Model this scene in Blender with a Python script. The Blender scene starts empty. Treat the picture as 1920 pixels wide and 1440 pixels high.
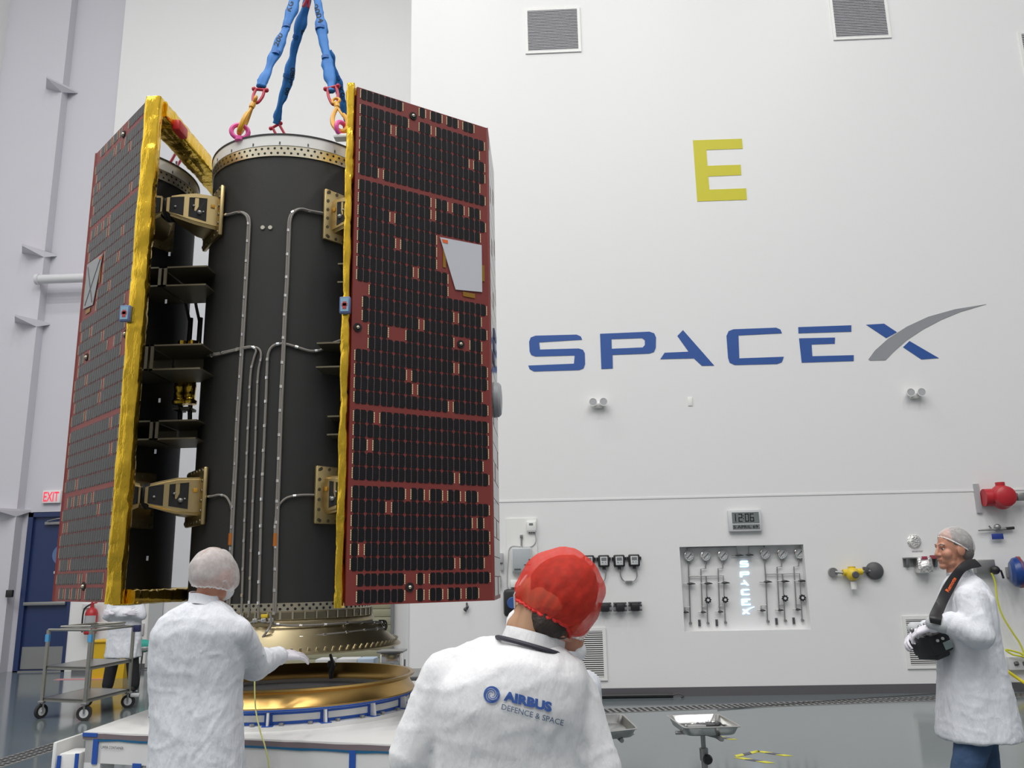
import bpy, bmesh, math, random
from mathutils import Vector, Matrix, noise
from mathutils.bvhtree import BVHTree
R = math.radians
rnd = random.Random(7)
SC = bpy.context.scene
COL = SC.collection
H = 1.6                                   # camera height
F = 1600.0                                # focal length in pixels of a 1920 wide frame
CR = Vector((0.99890141, 0.04272825, -0.01924218))
CU = Vector((0.02817846, -0.21959294, 0.97518455))
CF = Vector((-0.03744249, 0.97465544, 0.22055572))
CAM = Vector((0, 0, H))

# ---- surveying helpers: where the sight line through a photo point meets a real plane
def ray(px, py):
    return ((px - 960) / F) * CR - ((py - 720) / F) * CU + CF
def aty(px, py, y):
    d = ray(px, py); return CAM + d * (y / d.y)
def atz(px, py, z):
    d = ray(px, py); return CAM + d * ((z - H) / d.z)
def atx(px, py, x):
    d = ray(px, py); return CAM + d * (x / d.x)
WY = 12.15                                # plane of the back wall
def wp(px, py, off=0.0):
    return aty(px, py, WY - off)

# ---- materials
def mat(name, col, rough=.5, metal=0., bump=None, spec=None, emit=None, estr=0., var=None, coat=0., alpha=1., trans=0.):
    m = bpy.data.materials.new(name); m.use_nodes = True
    nt = m.node_tree; b = nt.nodes['Principled BSDF']
    c = (*col, 1) if len(col) == 3 else col
    b.inputs['Base Color'].default_value = c
    b.inputs['Roughness'].default_value = rough
    b.inputs['Metallic'].default_value = metal
    if spec is not None: b.inputs['Specular IOR Level'].default_value = spec
    if coat: b.inputs['Coat Weight'].default_value = coat; b.inputs['Coat Roughness'].default_value = .1
    if emit: b.inputs['Emission Color'].default_value = (*emit, 1); b.inputs['Emission Strength'].default_value = estr
    if alpha < 1: b.inputs['Alpha'].default_value = alpha
    if trans: b.inputs['Transmission Weight'].default_value = trans
    tc = None
    def coord():
        nonlocal tc
        if tc is None: tc = nt.nodes.new('ShaderNodeTexCoord')
        return tc.outputs['Object']
    if bump:
        sc, st, dist = bump[:3]
        n = nt.nodes.new('ShaderNodeTexNoise'); n.inputs['Scale'].default_value = sc; n.inputs['Detail'].default_value = 6
        src = coord()
        if len(bump) > 3:
            mp = nt.nodes.new('ShaderNodeMapping'); mp.inputs['Scale'].default_value = bump[3]
            nt.links.new(src, mp.inputs['Vector']); src = mp.outputs['Vector']
        nt.links.new(src, n.inputs['Vector'])
        bp = nt.nodes.new('ShaderNodeBump'); bp.inputs['Strength'].default_value = st; bp.inputs['Distance'].default_value = dist
        nt.links.new(n.outputs['Fac'], bp.inputs['Height']); nt.links.new(bp.outputs['Normal'], b.inputs['Normal'])
    if var:
        sc, c2 = var
        n = nt.nodes.new('ShaderNodeTexNoise'); n.inputs['Scale'].default_value = sc; n.inputs['Detail'].default_value = 5
        nt.links.new(coord(), n.inputs['Vector'])
        rp = nt.nodes.new('ShaderNodeValToRGB'); rp.color_ramp.elements[0].position = .35; rp.color_ramp.elements[1].position = .65
        rp.color_ramp.elements[0].color = c; rp.color_ramp.elements[1].color = (*c2, 1)
        nt.links.new(n.outputs['Fac'], rp.inputs['Fac']); nt.links.new(rp.outputs['Color'], b.inputs['Base Color'])
    return m

def gauze(name, col, clear):                # thin see-through non-woven cloth
    m = bpy.data.materials.new(name); m.use_nodes = True; nt = m.node_tree
    for n in list(nt.nodes): nt.nodes.remove(n)
    N = nt.nodes.new; L = nt.links.new
    out = N('ShaderNodeOutputMaterial'); d = N('ShaderNodeBsdfDiffuse'); t = N('ShaderNodeBsdfTranslucent')
    tr = N('ShaderNodeBsdfTransparent'); a = N('ShaderNodeMixShader'); b = N('ShaderNodeMixShader')
    d.inputs[0].default_value = (*col, 1); t.inputs[0].default_value = (*col, 1)
    a.inputs[0].default_value = .35
    tc = N('ShaderNodeTexCoord'); nz = N('ShaderNodeTexNoise'); nz.inputs['Scale'].default_value = 55; nz.inputs['Detail'].default_value = 8
    rp = N('ShaderNodeValToRGB'); rp.color_ramp.elements[0].position = .38; rp.color_ramp.elements[1].position = .66
    rp.color_ramp.elements[0].color = (clear + .05,) * 3 + (1,); rp.color_ramp.elements[1].color = (max(clear - .10, 0),) * 3 + (1,)
    L(tc.outputs['Object'], nz.inputs['Vector']); L(nz.outputs['Fac'], rp.inputs['Fac'])
    L(d.outputs[0], a.inputs[1]); L(t.outputs[0], a.inputs[2])
    L(rp.outputs['Color'], b.inputs[0]); L(a.outputs[0], b.inputs[1]); L(tr.outputs[0], b.inputs[2]); L(b.outputs[0], out.inputs[0])
    return m

# ---- mesh builder: world coordinates, one mesh object per build
ORG = {}
def frame_from(d, up=Vector((0, 0, 1))):
    d = d.normalized()
    x = up.cross(d)
    if x.length < 1e-4: x = Vector((1, 0, 0)).cross(d)
    if x.length < 1e-4: x = Vector((0, 1, 0)).cross(d)
    x.normalize(); y = d.cross(x)
    return x, y, d

class MB:
    def __init__(s): s.v = []; s.f = []; s.fm = []; s.cur = 0
    def use(s, k):                                         # following faces take material slot k
        s.fm += [s.cur]*(len(s.f)-len(s.fm)); s.cur = k; return s
    def add(s, vs, fs):
        o = len(s.v); s.v += [Vector(q) for q in vs]; s.f += [[o + i for i in f] for f in fs]; return s
    def box(s, lo, hi, M=None):
        x0, y0, z0 = lo; x1, y1, z1 = hi
        vs = [Vector(q) for q in ((x0,y0,z0),(x1,y0,z0),(x1,y1,z0),(x0,y1,z0),(x0,y0,z1),(x1,y0,z1),(x1,y1,z1),(x0,y1,z1))]
        if M: vs = [M @ q for q in vs]
        return s.add(vs, [(0,3,2,1),(4,5,6,7),(0,1,5,4),(1,2,6,5),(2,3,7,6),(3,0,4,7)])
    def cbox(s, c, size, M=None):
        c = Vector(c); h = Vector(size) / 2
        if M is None: return s.box(c - h, c + h)
        return s.box(-h, h, Matrix.Translation(c) @ M)
    def rbox(s, c, size, b=.01, M=None, seg=2):           # rounded box
        bm = bmesh.new(); bmesh.ops.create_cube(bm, size=1)
        bmesh.ops.scale(bm, vec=Vector(size), verts=bm.verts)
        bmesh.ops.bevel(bm, geom=list(bm.edges), offset=min(b, min(size) * .45), segments=seg, affect='EDGES', profile=.5)
        T = Matrix.Translation(Vector(c)) @ (M if M else Matrix.Identity(4))
        bm.verts.index_update()
        s.add([T @ v.co for v in bm.verts], [[v.index for v in f.verts] for f in bm.faces]); bm.free(); return s
    def rings(s, rs, close=True, caps=True):              # list of equal-length loops
        n = len(rs[0]); vs = [q for r in rs for q in r]; fs = []
        for i in range(len(rs) - 1):
            for j in range(n if close else n - 1):
                k = (j + 1) % n
                fs.append((i*n+j, i*n+k, (i+1)*n+k, (i+1)*n+j))
        if caps and close:
            fs.append(tuple(reversed(range(n)))); fs.append(tuple((len(rs)-1)*n + j for j in range(n)))
        return s.add(vs, fs)
    def tube(s, pts, r, n=10, flat=1., caps=True, up=Vector((0,0,1))):
        pts = [Vector(p) for p in pts]; rs = []; m = len(pts)
        px = None
        for i, p in enumerate(pts):
            d = (pts[min(i+1, m-1)] - pts[max(i-1, 0)])
            if d.length < 1e-9: d = Vector((0,0,1))
            x, y, d = frame_from(d, up)
            if px is not None:
                x = px - d * px.dot(d)
                if x.length < 1e-5: x = frame_from(d)[0]
                x.normalize(); y = d.cross(x)
            px = x
            ri = r[i] if isinstance(r, (list, tuple)) else r
            rs.append([p + x * (ri * math.cos(a)) + y * (ri * flat * math.sin(a)) for a in (2*math.pi*k/n for k in range(n))])
        return s.rings(rs, True, caps)
    def cyl(s, a, b, r, n=16, r2=None):
        return s.tube([a, b], [r, r if r2 is None else r2], n)
    def lathe(s, prof, c=(0,0,0), n=48, a0=0., a1=2*math.pi, M=None, closed=False):
        c = Vector(c); full = abs(a1 - a0 - 2*math.pi) < 1e-6
        k = n if full else n + 1; vs = []
        for r, z in prof:
            for j in range(k):
                a = a0 + (a1 - a0) * j / n
                q = Vector((r * math.sin(a), -r * math.cos(a), z))
                vs.append((M @ q if M else q) + c)
        fs = []; m = len(prof)
        for i in range(m if closed else m - 1):
            i2 = (i + 1) % m
            for j in range(n):
                j2 = (j + 1) % k
                fs.append((i*k+j, i*k+j2, i2*k+j2, i2*k+j))
        return s.add(vs, fs)
    def ball(s, c, r, nu=16, nv=10, M=None):
        c = Vector(c); r = Vector((r, r, r)) if not hasattr(r, '__len__') else Vector(r)
        vs = []
        for i in range(1, nv):
            t = math.pi * i / nv
            for j in range(nu):
                a = 2 * math.pi * j / nu
                vs.append(Vector((r.x*math.sin(t)*math.cos(a), r.y*math.sin(t)*math.sin(a), r.z*math.cos(t))))
        vs += [Vector((0,0,r.z)), Vector((0,0,-r.z))]
        if M: vs = [M @ q for q in vs]
        vs = [q + c for q in vs]; fs = []
        for i in range(nv - 2):
            for j in range(nu):
                k = (j+1) % nu; fs.append((i*nu+j, (i+1)*nu+j, (i+1)*nu+k, i*nu+k))
        t = (nv-1)*nu
        for j in range(nu):
            k = (j+1) % nu; fs.append((t, j, k)); fs.append((t+1, (nv-2)*nu+k, (nv-2)*nu+j))
        return s.add(vs, fs)
    def cap(s, a, b, ra, rb=None, n=14):                   # tapered limb with round ends
        a, b = Vector(a), Vector(b); rb = ra if rb is None else rb
        d = b - a
        if d.length < 1e-6: return s.ball(a, ra)
        x, y, d = frame_from(d); rs = []
        L = (b - a).length
        prof = [(-ra*math.cos(t), ra*math.sin(t)) for t in (.25, .6, 1., 1.35)] + [(0, ra), (L, rb)] + [(L+rb*math.cos(t), rb*math.sin(t)) for t in (1.35, 1., .6, .25)]
        for h, q in prof:
            rs.append([a + d*h + x*(q*math.cos(t)) + y*(q*math.sin(t)) for t in (2*math.pi*k/n for k in range(n))])
        return s.rings(rs)
    def poly(s, pts, ext):                                 # extruded outline (may be concave)
        ext = Vector(ext); n = len(pts); pts = [Vector(p) for p in pts]
        fs = [tuple((i, (i+1) % n, n+(i+1) % n, n+i)) for i in range(n)]
        from mathutils.geometry import tessellate_polygon
        tr = tessellate_polygon([pts])
        fs += [tuple(t) for t in tr] + [tuple(n+i for i in reversed(t)) for t in tr]
        return s.add(pts + [p + ext for p in pts], fs)
    def build(s, name, m, parent=None, smooth=35, kind=None, label=None, fix=True):
        me = bpy.data.meshes.new(name)
        o0 = ORG.get(parent.name, Vector()) if parent else Vector()
        me.from_pydata([tuple(q - o0) for q in s.v], [], s.f)
        if isinstance(m, (list, tuple)):
            s.use(s.cur); me.polygons.foreach_set('material_index', s.fm)
        if fix:
            bm = bmesh.new(); bm.from_mesh(me)
            bmesh.ops.recalc_face_normals(bm, faces=bm.faces); bm.to_mesh(me); bm.free()
        if smooth:
            me.polygons.foreach_set('use_smooth', [True] * len(me.polygons))
            if smooth < 180: me.set_sharp_from_angle(angle=R(smooth))
        for k in (m if isinstance(m, (list, tuple)) else [m]): me.materials.append(k)
        ob = bpy.data.objects.new(name, me); COL.objects.link(ob)
        if parent: ob.parent = parent
        ORG[ob.name] = o0
        if kind: ob['kind'] = kind
        if label: ob['label'] = label
        return ob

def thing(name, label, cat, loc=(0,0,0), group=None):
    o = bpy.data.objects.new(name, None); COL.objects.link(o); o.empty_display_size = .1
    o.location = loc; ORG[o.name] = Vector(loc)
    o['label'] = label; o['category'] = cat
    if group: o['group'] = group
    return o
def one(mb, name, m, label, cat, group=None, smooth=35, kind=None):   # a thing that is a single mesh; origin at its base
    xs = [q.x for q in mb.v]; ys = [q.y for q in mb.v]; zs = [q.z for q in mb.v]
    base = Vector(((min(xs)+max(xs))/2, (min(ys)+max(ys))/2, min(zs)))
    mb.v = [q - base for q in mb.v]
    o = mb.build(name, m, None, smooth, kind); o.location = base; ORG[o.name] = base
    o['label'] = label; o['category'] = cat
    if group: o['group'] = group
    return o
def struct(mb, name, m, parent=None, smooth=0):
    o = mb.build(name, m, parent, smooth)
    if parent is None: o['kind'] = 'structure'
    return o
def ordinal(i): return ['first','second','third','fourth','fifth','sixth','seventh','eighth'][i]

# ---- organic surfaces: union of closed shapes, remeshed into one skin
def skin(mb, name, m, parent, voxel=.01, smooth=4, disp=None, factor=.5):
    me = bpy.data.meshes.new('tmp'); me.from_pydata([tuple(q) for q in mb.v], [], mb.f)
    bm = bmesh.new(); bm.from_mesh(me); bmesh.ops.recalc_face_normals(bm, faces=bm.faces); bm.to_mesh(me); bm.free()
    t = bpy.data.objects.new('tmp', me); COL.objects.link(t)
    md = t.modifiers.new('r', 'REMESH'); md.mode = 'VOXEL'; md.voxel_size = voxel; md.use_smooth_shade = True
    if smooth:
        sm = t.modifiers.new('s', 'SMOOTH'); sm.factor = factor; sm.iterations = smooth
    dg = bpy.context.evaluated_depsgraph_get(); dg.update()
    ev = bpy.data.meshes.new_from_object(t.evaluated_get(dg))
    bpy.data.objects.remove(t); bpy.data.meshes.remove(me)
    o0 = ORG.get(parent.name, Vector()) if parent else Vector()
    nrm = [v.normal.copy() for v in ev.vertices]
    for v, n in zip(ev.vertices, nrm):
        if disp: v.co += n * disp(v.co, n)
    tree = BVHTree.FromPolygons([v.co.copy() for v in ev.vertices], [tuple(p.vertices) for p in ev.polygons])
    for v in ev.vertices: v.co -= o0
    ev.name = name; ev.materials.clear(); ev.materials.append(m)
    ev.polygons.foreach_set('use_smooth', [True] * len(ev.polygons))
    ob = bpy.data.objects.new(name, ev); COL.objects.link(ob); ob.parent = parent; ORG[ob.name] = o0
    return ob, tree
def tree_of(mb): return BVHTree.FromPolygons(mb.v, [tuple(f) for f in mb.f])
def hit(px, py, tree, lift=.003, fallback=None):
    d = ray(px, py).normalized(); loc, nn, i, dist = tree.ray_cast(CAM, d)
    if loc is None: return fallback
    return loc - d * lift
def text_faces(s, bold=0., font_space=1.):
    cu = bpy.data.curves.new('t', 'FONT'); cu.body = s; cu.size = 1; cu.offset = bold; cu.space_character = font_space; cu.resolution_u = 3
    t = bpy.data.objects.new('t', cu); COL.objects.link(t)
    dg = bpy.context.evaluated_depsgraph_get(); dg.update()
    me = bpy.data.meshes.new_from_object(t.evaluated_get(dg))
    bm = bmesh.new(); bm.from_mesh(me); bmesh.ops.triangulate(bm, faces=bm.faces)
    for _ in range(2):
        es = [e for e in bm.edges if e.calc_length() > .22]
        if es: bmesh.ops.subdivide_edges(bm, edges=es, cuts=1); bmesh.ops.triangulate(bm, faces=bm.faces)
    bm.verts.index_update()
    vs = [(v.co.x, v.co.y) for v in bm.verts]; fs = [tuple(v.index for v in f.verts) for f in bm.faces]
    bm.free(); bpy.data.objects.remove(t); bpy.data.meshes.remove(me); bpy.data.curves.remove(cu)
    x0 = min(v[0] for v in vs); x1 = max(v[0] for v in vs)
    y0 = min(v[1] for v in vs); y1 = max(v[1] for v in vs)
    return [((x-x0)/(x1-x0), (y-y0)/(y1-y0)) for x, y in vs], fs
def flat_text(mb, s, o, ux, uz, w, h, bold=0.):             # text filling a w x h rectangle at o (lower left)
    vs, fs = text_faces(s, bold); o, ux, uz = Vector(o), Vector(ux), Vector(uz)
    return mb.add([o + ux*(x*w) + uz*(y*h) for x, y in vs], fs)
def cloth_text(mb, s, p0, ex, ey, tree, bold=0., lift=.003):  # printed on a draped surface
    vs, fs = text_faces(s, bold)
    pts = []
    for x, y in vs:
        q = hit(p0[0]+ex[0]*x+ey[0]*y, p0[1]+ex[1]*x+ey[1]*y, tree, lift)
        pts.append(q)
    good = [f for f in fs if all(pts[i] is not None for i in f)]
    return mb.add([q if q is not None else CAM for q in pts], good)
def clean(mb):                                              # drop unused vertices
    used = sorted({i for f in mb.f for i in f}); mp = {i: k for k, i in enumerate(used)}
    mb.v = [mb.v[i] for i in used]; mb.f = [[mp[i] for i in f] for f in mb.f]; return mb
def bez(p0, p1, p2, p3, n=12):
    p0, p1, p2, p3 = map(Vector, (p0, p1, p2, p3)); out = []
    for i in range(n+1):
        t = i/n; out.append(p0*(1-t)**3 + p1*3*t*(1-t)**2 + p2*3*t*t*(1-t) + p3*t**3)
    return out
def spline(pts, k=6):                                       # Catmull-Rom
    pts = [Vector(p) for p in pts]; out = []
    for i in range(len(pts)-1):
        a = pts[max(i-1, 0)]; b = pts[i]; c = pts[i+1]; d = pts[min(i+2, len(pts)-1)]
        for j in range(k):
            t = j/k
            out.append(.5*((2*b) + (c-a)*t + (2*a-5*b+4*c-d)*t*t + (3*b-a-3*c+d)*t**3))
    out.append(pts[-1]); return out
# ---- materials
M_wall = mat('wall_paint', (.80,.80,.80), .38, bump=(3., .04, .02), spec=.4)
M_shade = mat('lavender_wall_paint', (.62,.61,.66), .5, bump=(3., .04, .02), spec=.3)  # shade on the left bay, pier and ledges, put into the wall colour
M_white = mat('white_enamel', (.82,.82,.80), .35)
M_floor = mat('epoxy_floor', (.125,.150,.160), .11, bump=(2.2, .05, .01), var=(.35, (.137,.163,.171)))
M_base = mat('vinyl_baseboard', (.11,.105,.115), .5)
M_ceil = mat('ceiling_paint', (.75,.75,.75), .7)
M_steel = mat('brushed_steel', (.42,.41,.38), .3, 1., bump=(60, .05, .002, (1,1,.1)))
M_chrome = mat('polished_steel', (.78,.78,.76), .14, 1.)
M_tray = mat('satin_steel_tray', (.50,.50,.49), .24, 1.)
M_grey = mat('grey_enamel', (.42,.43,.45), .45)
M_lgrey = mat('pale_grey_plastic', (.62,.63,.64), .5)
M_dgrey = mat('dark_grey_plastic', (.09,.09,.095), .5)
M_black = mat('black_plastic', (.018,.018,.02), .42)
M_rubber = mat('black_rubber', (.02,.02,.02), .7)
M_blue = mat('wall_sign_blue', (.025,.09,.33), .45)
M_sgrey = mat('wall_sign_grey', (.28,.29,.31), .45)
M_yel = mat('wall_letter_yellow', (.60,.55,.02), .5)
M_door = mat('navy_door_paint', (.018,.035,.115), .35)
M_vent = mat('vent_slat_grey', (.46,.46,.48), .5)
M_ventd = mat('vent_dark_gap', (.05,.05,.055), .7)
M_red = mat('red_enamel', (.45,.02,.03), .35)
M_gdet = mat('yellow_enamel', (.72,.52,.03), .4)
M_exit = mat('exit_sign_white', (.85,.8,.8), .5)
M_exitr = mat('exit_sign_red', (.8,.05,.09), .5, emit=(1,.06,.12), estr=.5)
M_glow = mat('lit_sign_letter', (.5,.75,1), .5, emit=(.50,.78,1.), estr=2.6)
M_lcd = mat('lcd_grey', (.18,.20,.20), .3)
M_lcdk = mat('lcd_segment', (.01,.012,.012), .4)
M_foilw = mat('aluminium_foil', (.85,.84,.82), .22, 1., bump=(38, .9, .02))
M_tape = mat('blue_masking_tape', (.018,.09,.42), .6)
M_ltape = mat('light_blue_tape', (.08,.33,.62), .6)
M_cotton = mat('white_coat_cloth', (.72,.74,.79), .7, bump=(17, .45, .03, (1.5,1.5,.55)), spec=.25)
M_cotton2 = mat('white_coat_cloth_warm', (.76,.765,.78), .7, bump=(14, .35, .03, (1.5,1.5,.6)), spec=.25)
M_glove = mat('white_glove', (.78,.75,.82), .5)
M_skin = mat('skin', (.50,.23,.15), .5, var=(14, (.56,.27,.18)), bump=(60, .1, .003))
M_skin2 = mat('tanned_skin', (.43,.24,.14), .5, var=(14, (.48,.28,.17)))
M_hair = mat('dark_hair', (.035,.024,.018), .55, bump=(90, .5, .01))
M_hairl = mat('fair_hair', (.42,.34,.31), .6)
M_dwall = mat('slate_wall_paint', (.30,.30,.31), .6)  # unseen walls darkened so the solar cells reflect less light
M_hairg = mat('grey_hair', (.16,.15,.14), .6, bump=(90, .5, .01))
M_jeans = mat('blue_jeans', (.035,.075,.16), .8, bump=(45, .3, .01), var=(9, (.05,.10,.20)))
M_trous = mat('black_trousers', (.012,.012,.015), .8)
M_shoe = mat('dark_shoe', (.03,.028,.026), .55)
M_bouff = gauze('white_bouffant_gauze', (.86,.83,.83), .46)
M_bouffr = gauze('red_bouffant_gauze', (.92,.075,.05), .42)
M_bouffc = gauze('clear_bouffant_gauze', (.84,.82,.82), .56)
M_band = mat('elastic_edge', (.8,.78,.76), .7)
M_bandr = mat('red_elastic_edge', (.72,.04,.035), .7)
M_mask = mat('white_face_mask', (.80,.80,.82), .7)
M_logo = mat('coat_print_blue', (.035,.10,.36), .6)
M_logo2 = mat('coat_print_slate', (.09,.14,.24), .6)
M_lany = mat('dark_lanyard', (.03,.03,.045), .6)
M_orange = mat('orange_print', (.8,.14,.03), .6)
M_tube = mat('carbon_tube', (.030,.030,.029), .55, bump=(140, .12, .003), spec=.35)
M_alu = mat('machined_aluminium', (.62,.57,.44), .32, 1., bump=(80, .06, .002))
M_cone = mat('bronze_adapter', (.50,.42,.26), .36, 1., bump=(30, .05, .004))
M_gold = mat('anodised_gold_ring', (.52,.33,.11), .28, 1.)
M_brack = mat('gold_bracket', (.58,.45,.22), .38, 1., bump=(60, .08, .003))
M_bdark = mat('olive_bracket', (.20,.175,.12), .45, .8)
M_hole = mat('dark_hole', (.012,.012,.012), .8)
M_cable = mat('cable_sleeve', (.24,.22,.20), .55, bump=(220, .5, .004))
M_clip = mat('silver_clamp', (.9,.9,.9), .18, 1.)
M_kapton = mat('kapton_wrap', (.45,.14,.02), .35)
M_foil = mat('gold_foil', (.95,.62,.06), .15, 1., bump=(9, .35, .05, (1.5,1.5,.4)))
M_panel = mat('red_solar_substrate', (.22,.036,.030), .45)
M_cell = mat('solar_cell', (.0035,.0035,.005), .14, bump=(3, .02, .01), spec=.5)
M_cont = mat('silver_interconnect', (.20,.21,.21), .4, .5)
M_contg = mat('gold_contact', (.85,.72,.42), .4)
M_mirror = mat('mirror_radiator', (.70,.71,.74), .03, 1., bump=(1.5, .03, .01))
M_patch = mat('white_radiator_patch', (.62,.63,.68), .3)
M_sling = mat('blue_webbing', (.015,.17,.52), .6, bump=(120, .25, .004))
M_slingt = mat('sling_print', (.01,.02,.04), .7)
M_hook = mat('yellow_lifting_steel', (.72,.36,.015), .4)
M_shack = mat('red_shackle_paint', (.5,.02,.05), .4)
M_pink = mat('pink_eyebolt_paint', (.80,.10,.38), .45)
M_stand = mat('stand_white_paint', (.80,.80,.79), .32)
M_pipe = mat('pipe_white', (.68,.68,.70), .5)
M_green = mat('teal_cloth', (.04,.33,.28), .8)
M_bin = mat('yellow_bin', (.68,.42,.015), .5)
M_hose = mat('yellow_hose', (.62,.62,.05), .5)
M_roll = mat('beige_roll_door', (.36,.35,.24), .5)
M_plate = mat('dull_steel', (.34,.34,.34), .42, .8)
M_dglove = mat('blue_reel', (.012,.05,.22), .3)
# =====================================================================  THE ROOM
TOP = 19.0
mb = MB(); mb.box((-16, -12, -.2), (12, 17.2, 0)); struct(mb, 'floor', M_floor)
mb = MB(); mb.box((-16, -12, TOP), (12, 17.2, TOP+.2)); struct(mb, 'ceiling', M_ceil)
hx0, hx1, hz0, hz1 = 1.816, 3.516, .832, 1.962        # recess of the gas panel
XE = -1.985                                            # left end of the back wall
mb = MB()
mb.box((XE, WY, 0), (hx0, WY+.3, TOP)); mb.box((hx1, WY, 0), (12, WY+.3, TOP))
mb.box((hx0, WY, 0), (hx1, WY+.3, hz0)); mb.box((hx0, WY, hz1), (hx1, WY+.3, TOP))
mb.box((hx0-.02, WY+.15, hz0-.02), (hx1+.02, WY+.3, hz1+.02))
mb.box((XE, WY+.3, 0), (XE+.3, 17.0, TOP))
struct(mb, 'wall_back', M_wall)
FY = 16.8                                              # far wall, seen left of the spacecraft
dx0, dx1 = -10.36, -9.35
mb = MB(); mb.box((dx1, FY, 0), (XE+.3, FY+.3, TOP)); struct(mb, 'wall_far', M_wall)
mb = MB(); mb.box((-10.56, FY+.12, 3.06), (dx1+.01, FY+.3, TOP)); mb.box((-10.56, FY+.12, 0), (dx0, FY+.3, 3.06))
struct(mb, 'wall_left_bay', M_shade)
mb = MB(); mb.box((-12.0, FY-.12, 0), (-10.55, FY+.3, TOP)); struct(mb, 'wall_left_pier', M_shade)
mb = MB(); mb.box((-16, FY-.5, 0), (-12.0, FY+.3, TOP)); struct(mb, 'wall_left_end', M_wall)
mb = MB(); mb.box((-16.2, -12, 0), (-16, 17, TOP)); struct(mb, 'wall_left', M_wall)
mb = MB(); mb.box((12, -12, 0), (12.2, 12.4, TOP)); struct(mb, 'wall_right', M_dwall)
mb = MB(); mb.box((-16, -12.2, 0), (12, -12, TOP)); struct(mb, 'wall_front', M_dwall)
mb = MB(); mb.box((XE, WY-.02, 0), (12, WY, .115)); struct(mb, 'baseboard_back', M_base)
mb = MB(); mb.box((-9.2, FY-.02, 0), (XE+.3, FY, .12)); mb.box((-12.0, FY-.14, 0), (-10.55, FY-.12, .12)); struct(mb, 'baseboard_far', M_base)
mb = MB(); mb.rbox(((XE+12)/2, WY-.004, 2.648), (12-XE, .008, .03), .003); struct(mb, 'trim_1', M_wall)
mb = MB(); mb.box((XE-.012, WY-.012, 0), (XE+.03, WY+.01, 3.2)); struct(mb, 'trim_2', M_lgrey)
# posts and ribbed roll door of the far wall, seen under the spacecraft
mb = MB(); mb.box((-7.72, FY-.14, 0), (-7.45, FY, 6.2)); struct(mb, 'trim_3', M_grey)
mb = MB(); mb.box((-7.45, FY-.10, 0), (-7.02, FY, 6.2)); struct(mb, 'trim_4', M_pipe)
t = thing('roll_up_door', 'beige ribbed roll-up door in the far wall behind the cylinder', 'door', (-5, FY, 0)); t['kind'] = 'structure'; t.name = 'door_2'; ORG['door_2'] = Vector((-5, FY, 0))
mb = MB()
for k in range(40): mb.rbox((-5.02, FY-.05, .08+k*.15), (3.96, .05, .146), .012)
mb.build('slat_curtain', M_roll, t)
for x in (-7.02, -3.04): mb = MB(); mb.box((x, FY-.11, 0), (x+.05, FY, 6.1)); mb.build('guide_rail', M_plate, t)

# exit door
t = thing('door_1', 'navy blue exit door with a steel kick plate', 'door', (-9.85, FY+.1, 0)); t['kind'] = 'structure'
mb = MB(); mb.box((dx0, FY+.04, 0), (dx1, FY+.09, 3.0)); mb.build('leaf', M_door, t)
mb = MB(); mb.box((dx0-.0, FY-.02, 0), (dx0+.1, FY+.1, 3.04)); mb.box((dx0, FY-.02, 2.95), (dx1, FY+.1, 3.04)); mb.box((dx1-.06, FY-.02, 0), (dx1, FY+.1, 3.04)); mb.build('frame', M_door, t)
mb = MB(); mb.box((dx0+.12, FY+.02, .05), (dx1-.08, FY+.04, .46)); mb.build('kick_plate', M_plate, t)
mb = MB(); mb.rbox(((dx0+dx1)/2, FY-.02, 1.27), (.84, .05, .07), .012); mb.build('push_bar', M_plate, t)
mb = MB(); mb.rbox((-9.83, FY-.0, 2.82), (.36, .07, .06), .01); mb.tube([(-9.95,FY-.05,2.86),(-9.72,FY-.1,2.9),(-9.5,FY-.02,2.93)], .012, 6); mb.build('door_closer', M_plate, t)
mb = MB(); mb.cyl((-9.62, FY+.045, 2.2), (-9.62, FY+.02, 2.2), .2, 28); mb.build('round_sticker', mat('pale_blue_sticker', (.10,.16,.33), .3), t)
mb = MB(); mb.rbox((-9.71, FY+.03, 1.86), (.1, .02, .05), .005); mb.build('name_plate', M_lgrey, t)
mb = MB(); mb.box((dx0, FY-.02, 0), (dx1, FY+.1, .02)); mb.build('threshold', M_plate, t)

t = thing('exit_sign', 'white exit sign with red letters over the blue door', 'sign', (-9.98, FY+.1, 3.2))
a = aty(82, 920, FY+.08); b = aty(113, 943, FY+.08)
mb = MB(); mb.rbox(((a.x+b.x)/2, FY+.085, (a.z+b.z)/2), (b.x-a.x, .07, a.z-b.z), .008); mb.build('housing', M_exit, t)
mb = MB(); flat_text(mb, 'EXIT', (a.x+.025, FY+.048, b.z+.03), (1,0,0), (0,0,1), b.x-a.x-.05, a.z-b.z-.06, .02); mb.build('lettering', M_exitr, t, 0)

mb = MB(); q = aty(20, 1113, FY-.14); mb.rbox((q.x, FY-.17, q.z), (.13, .07, .14), .012)
one(mb, 'wall_switch', M_black, 'small black box on the white wall left of the blue door', 'switch')
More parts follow.
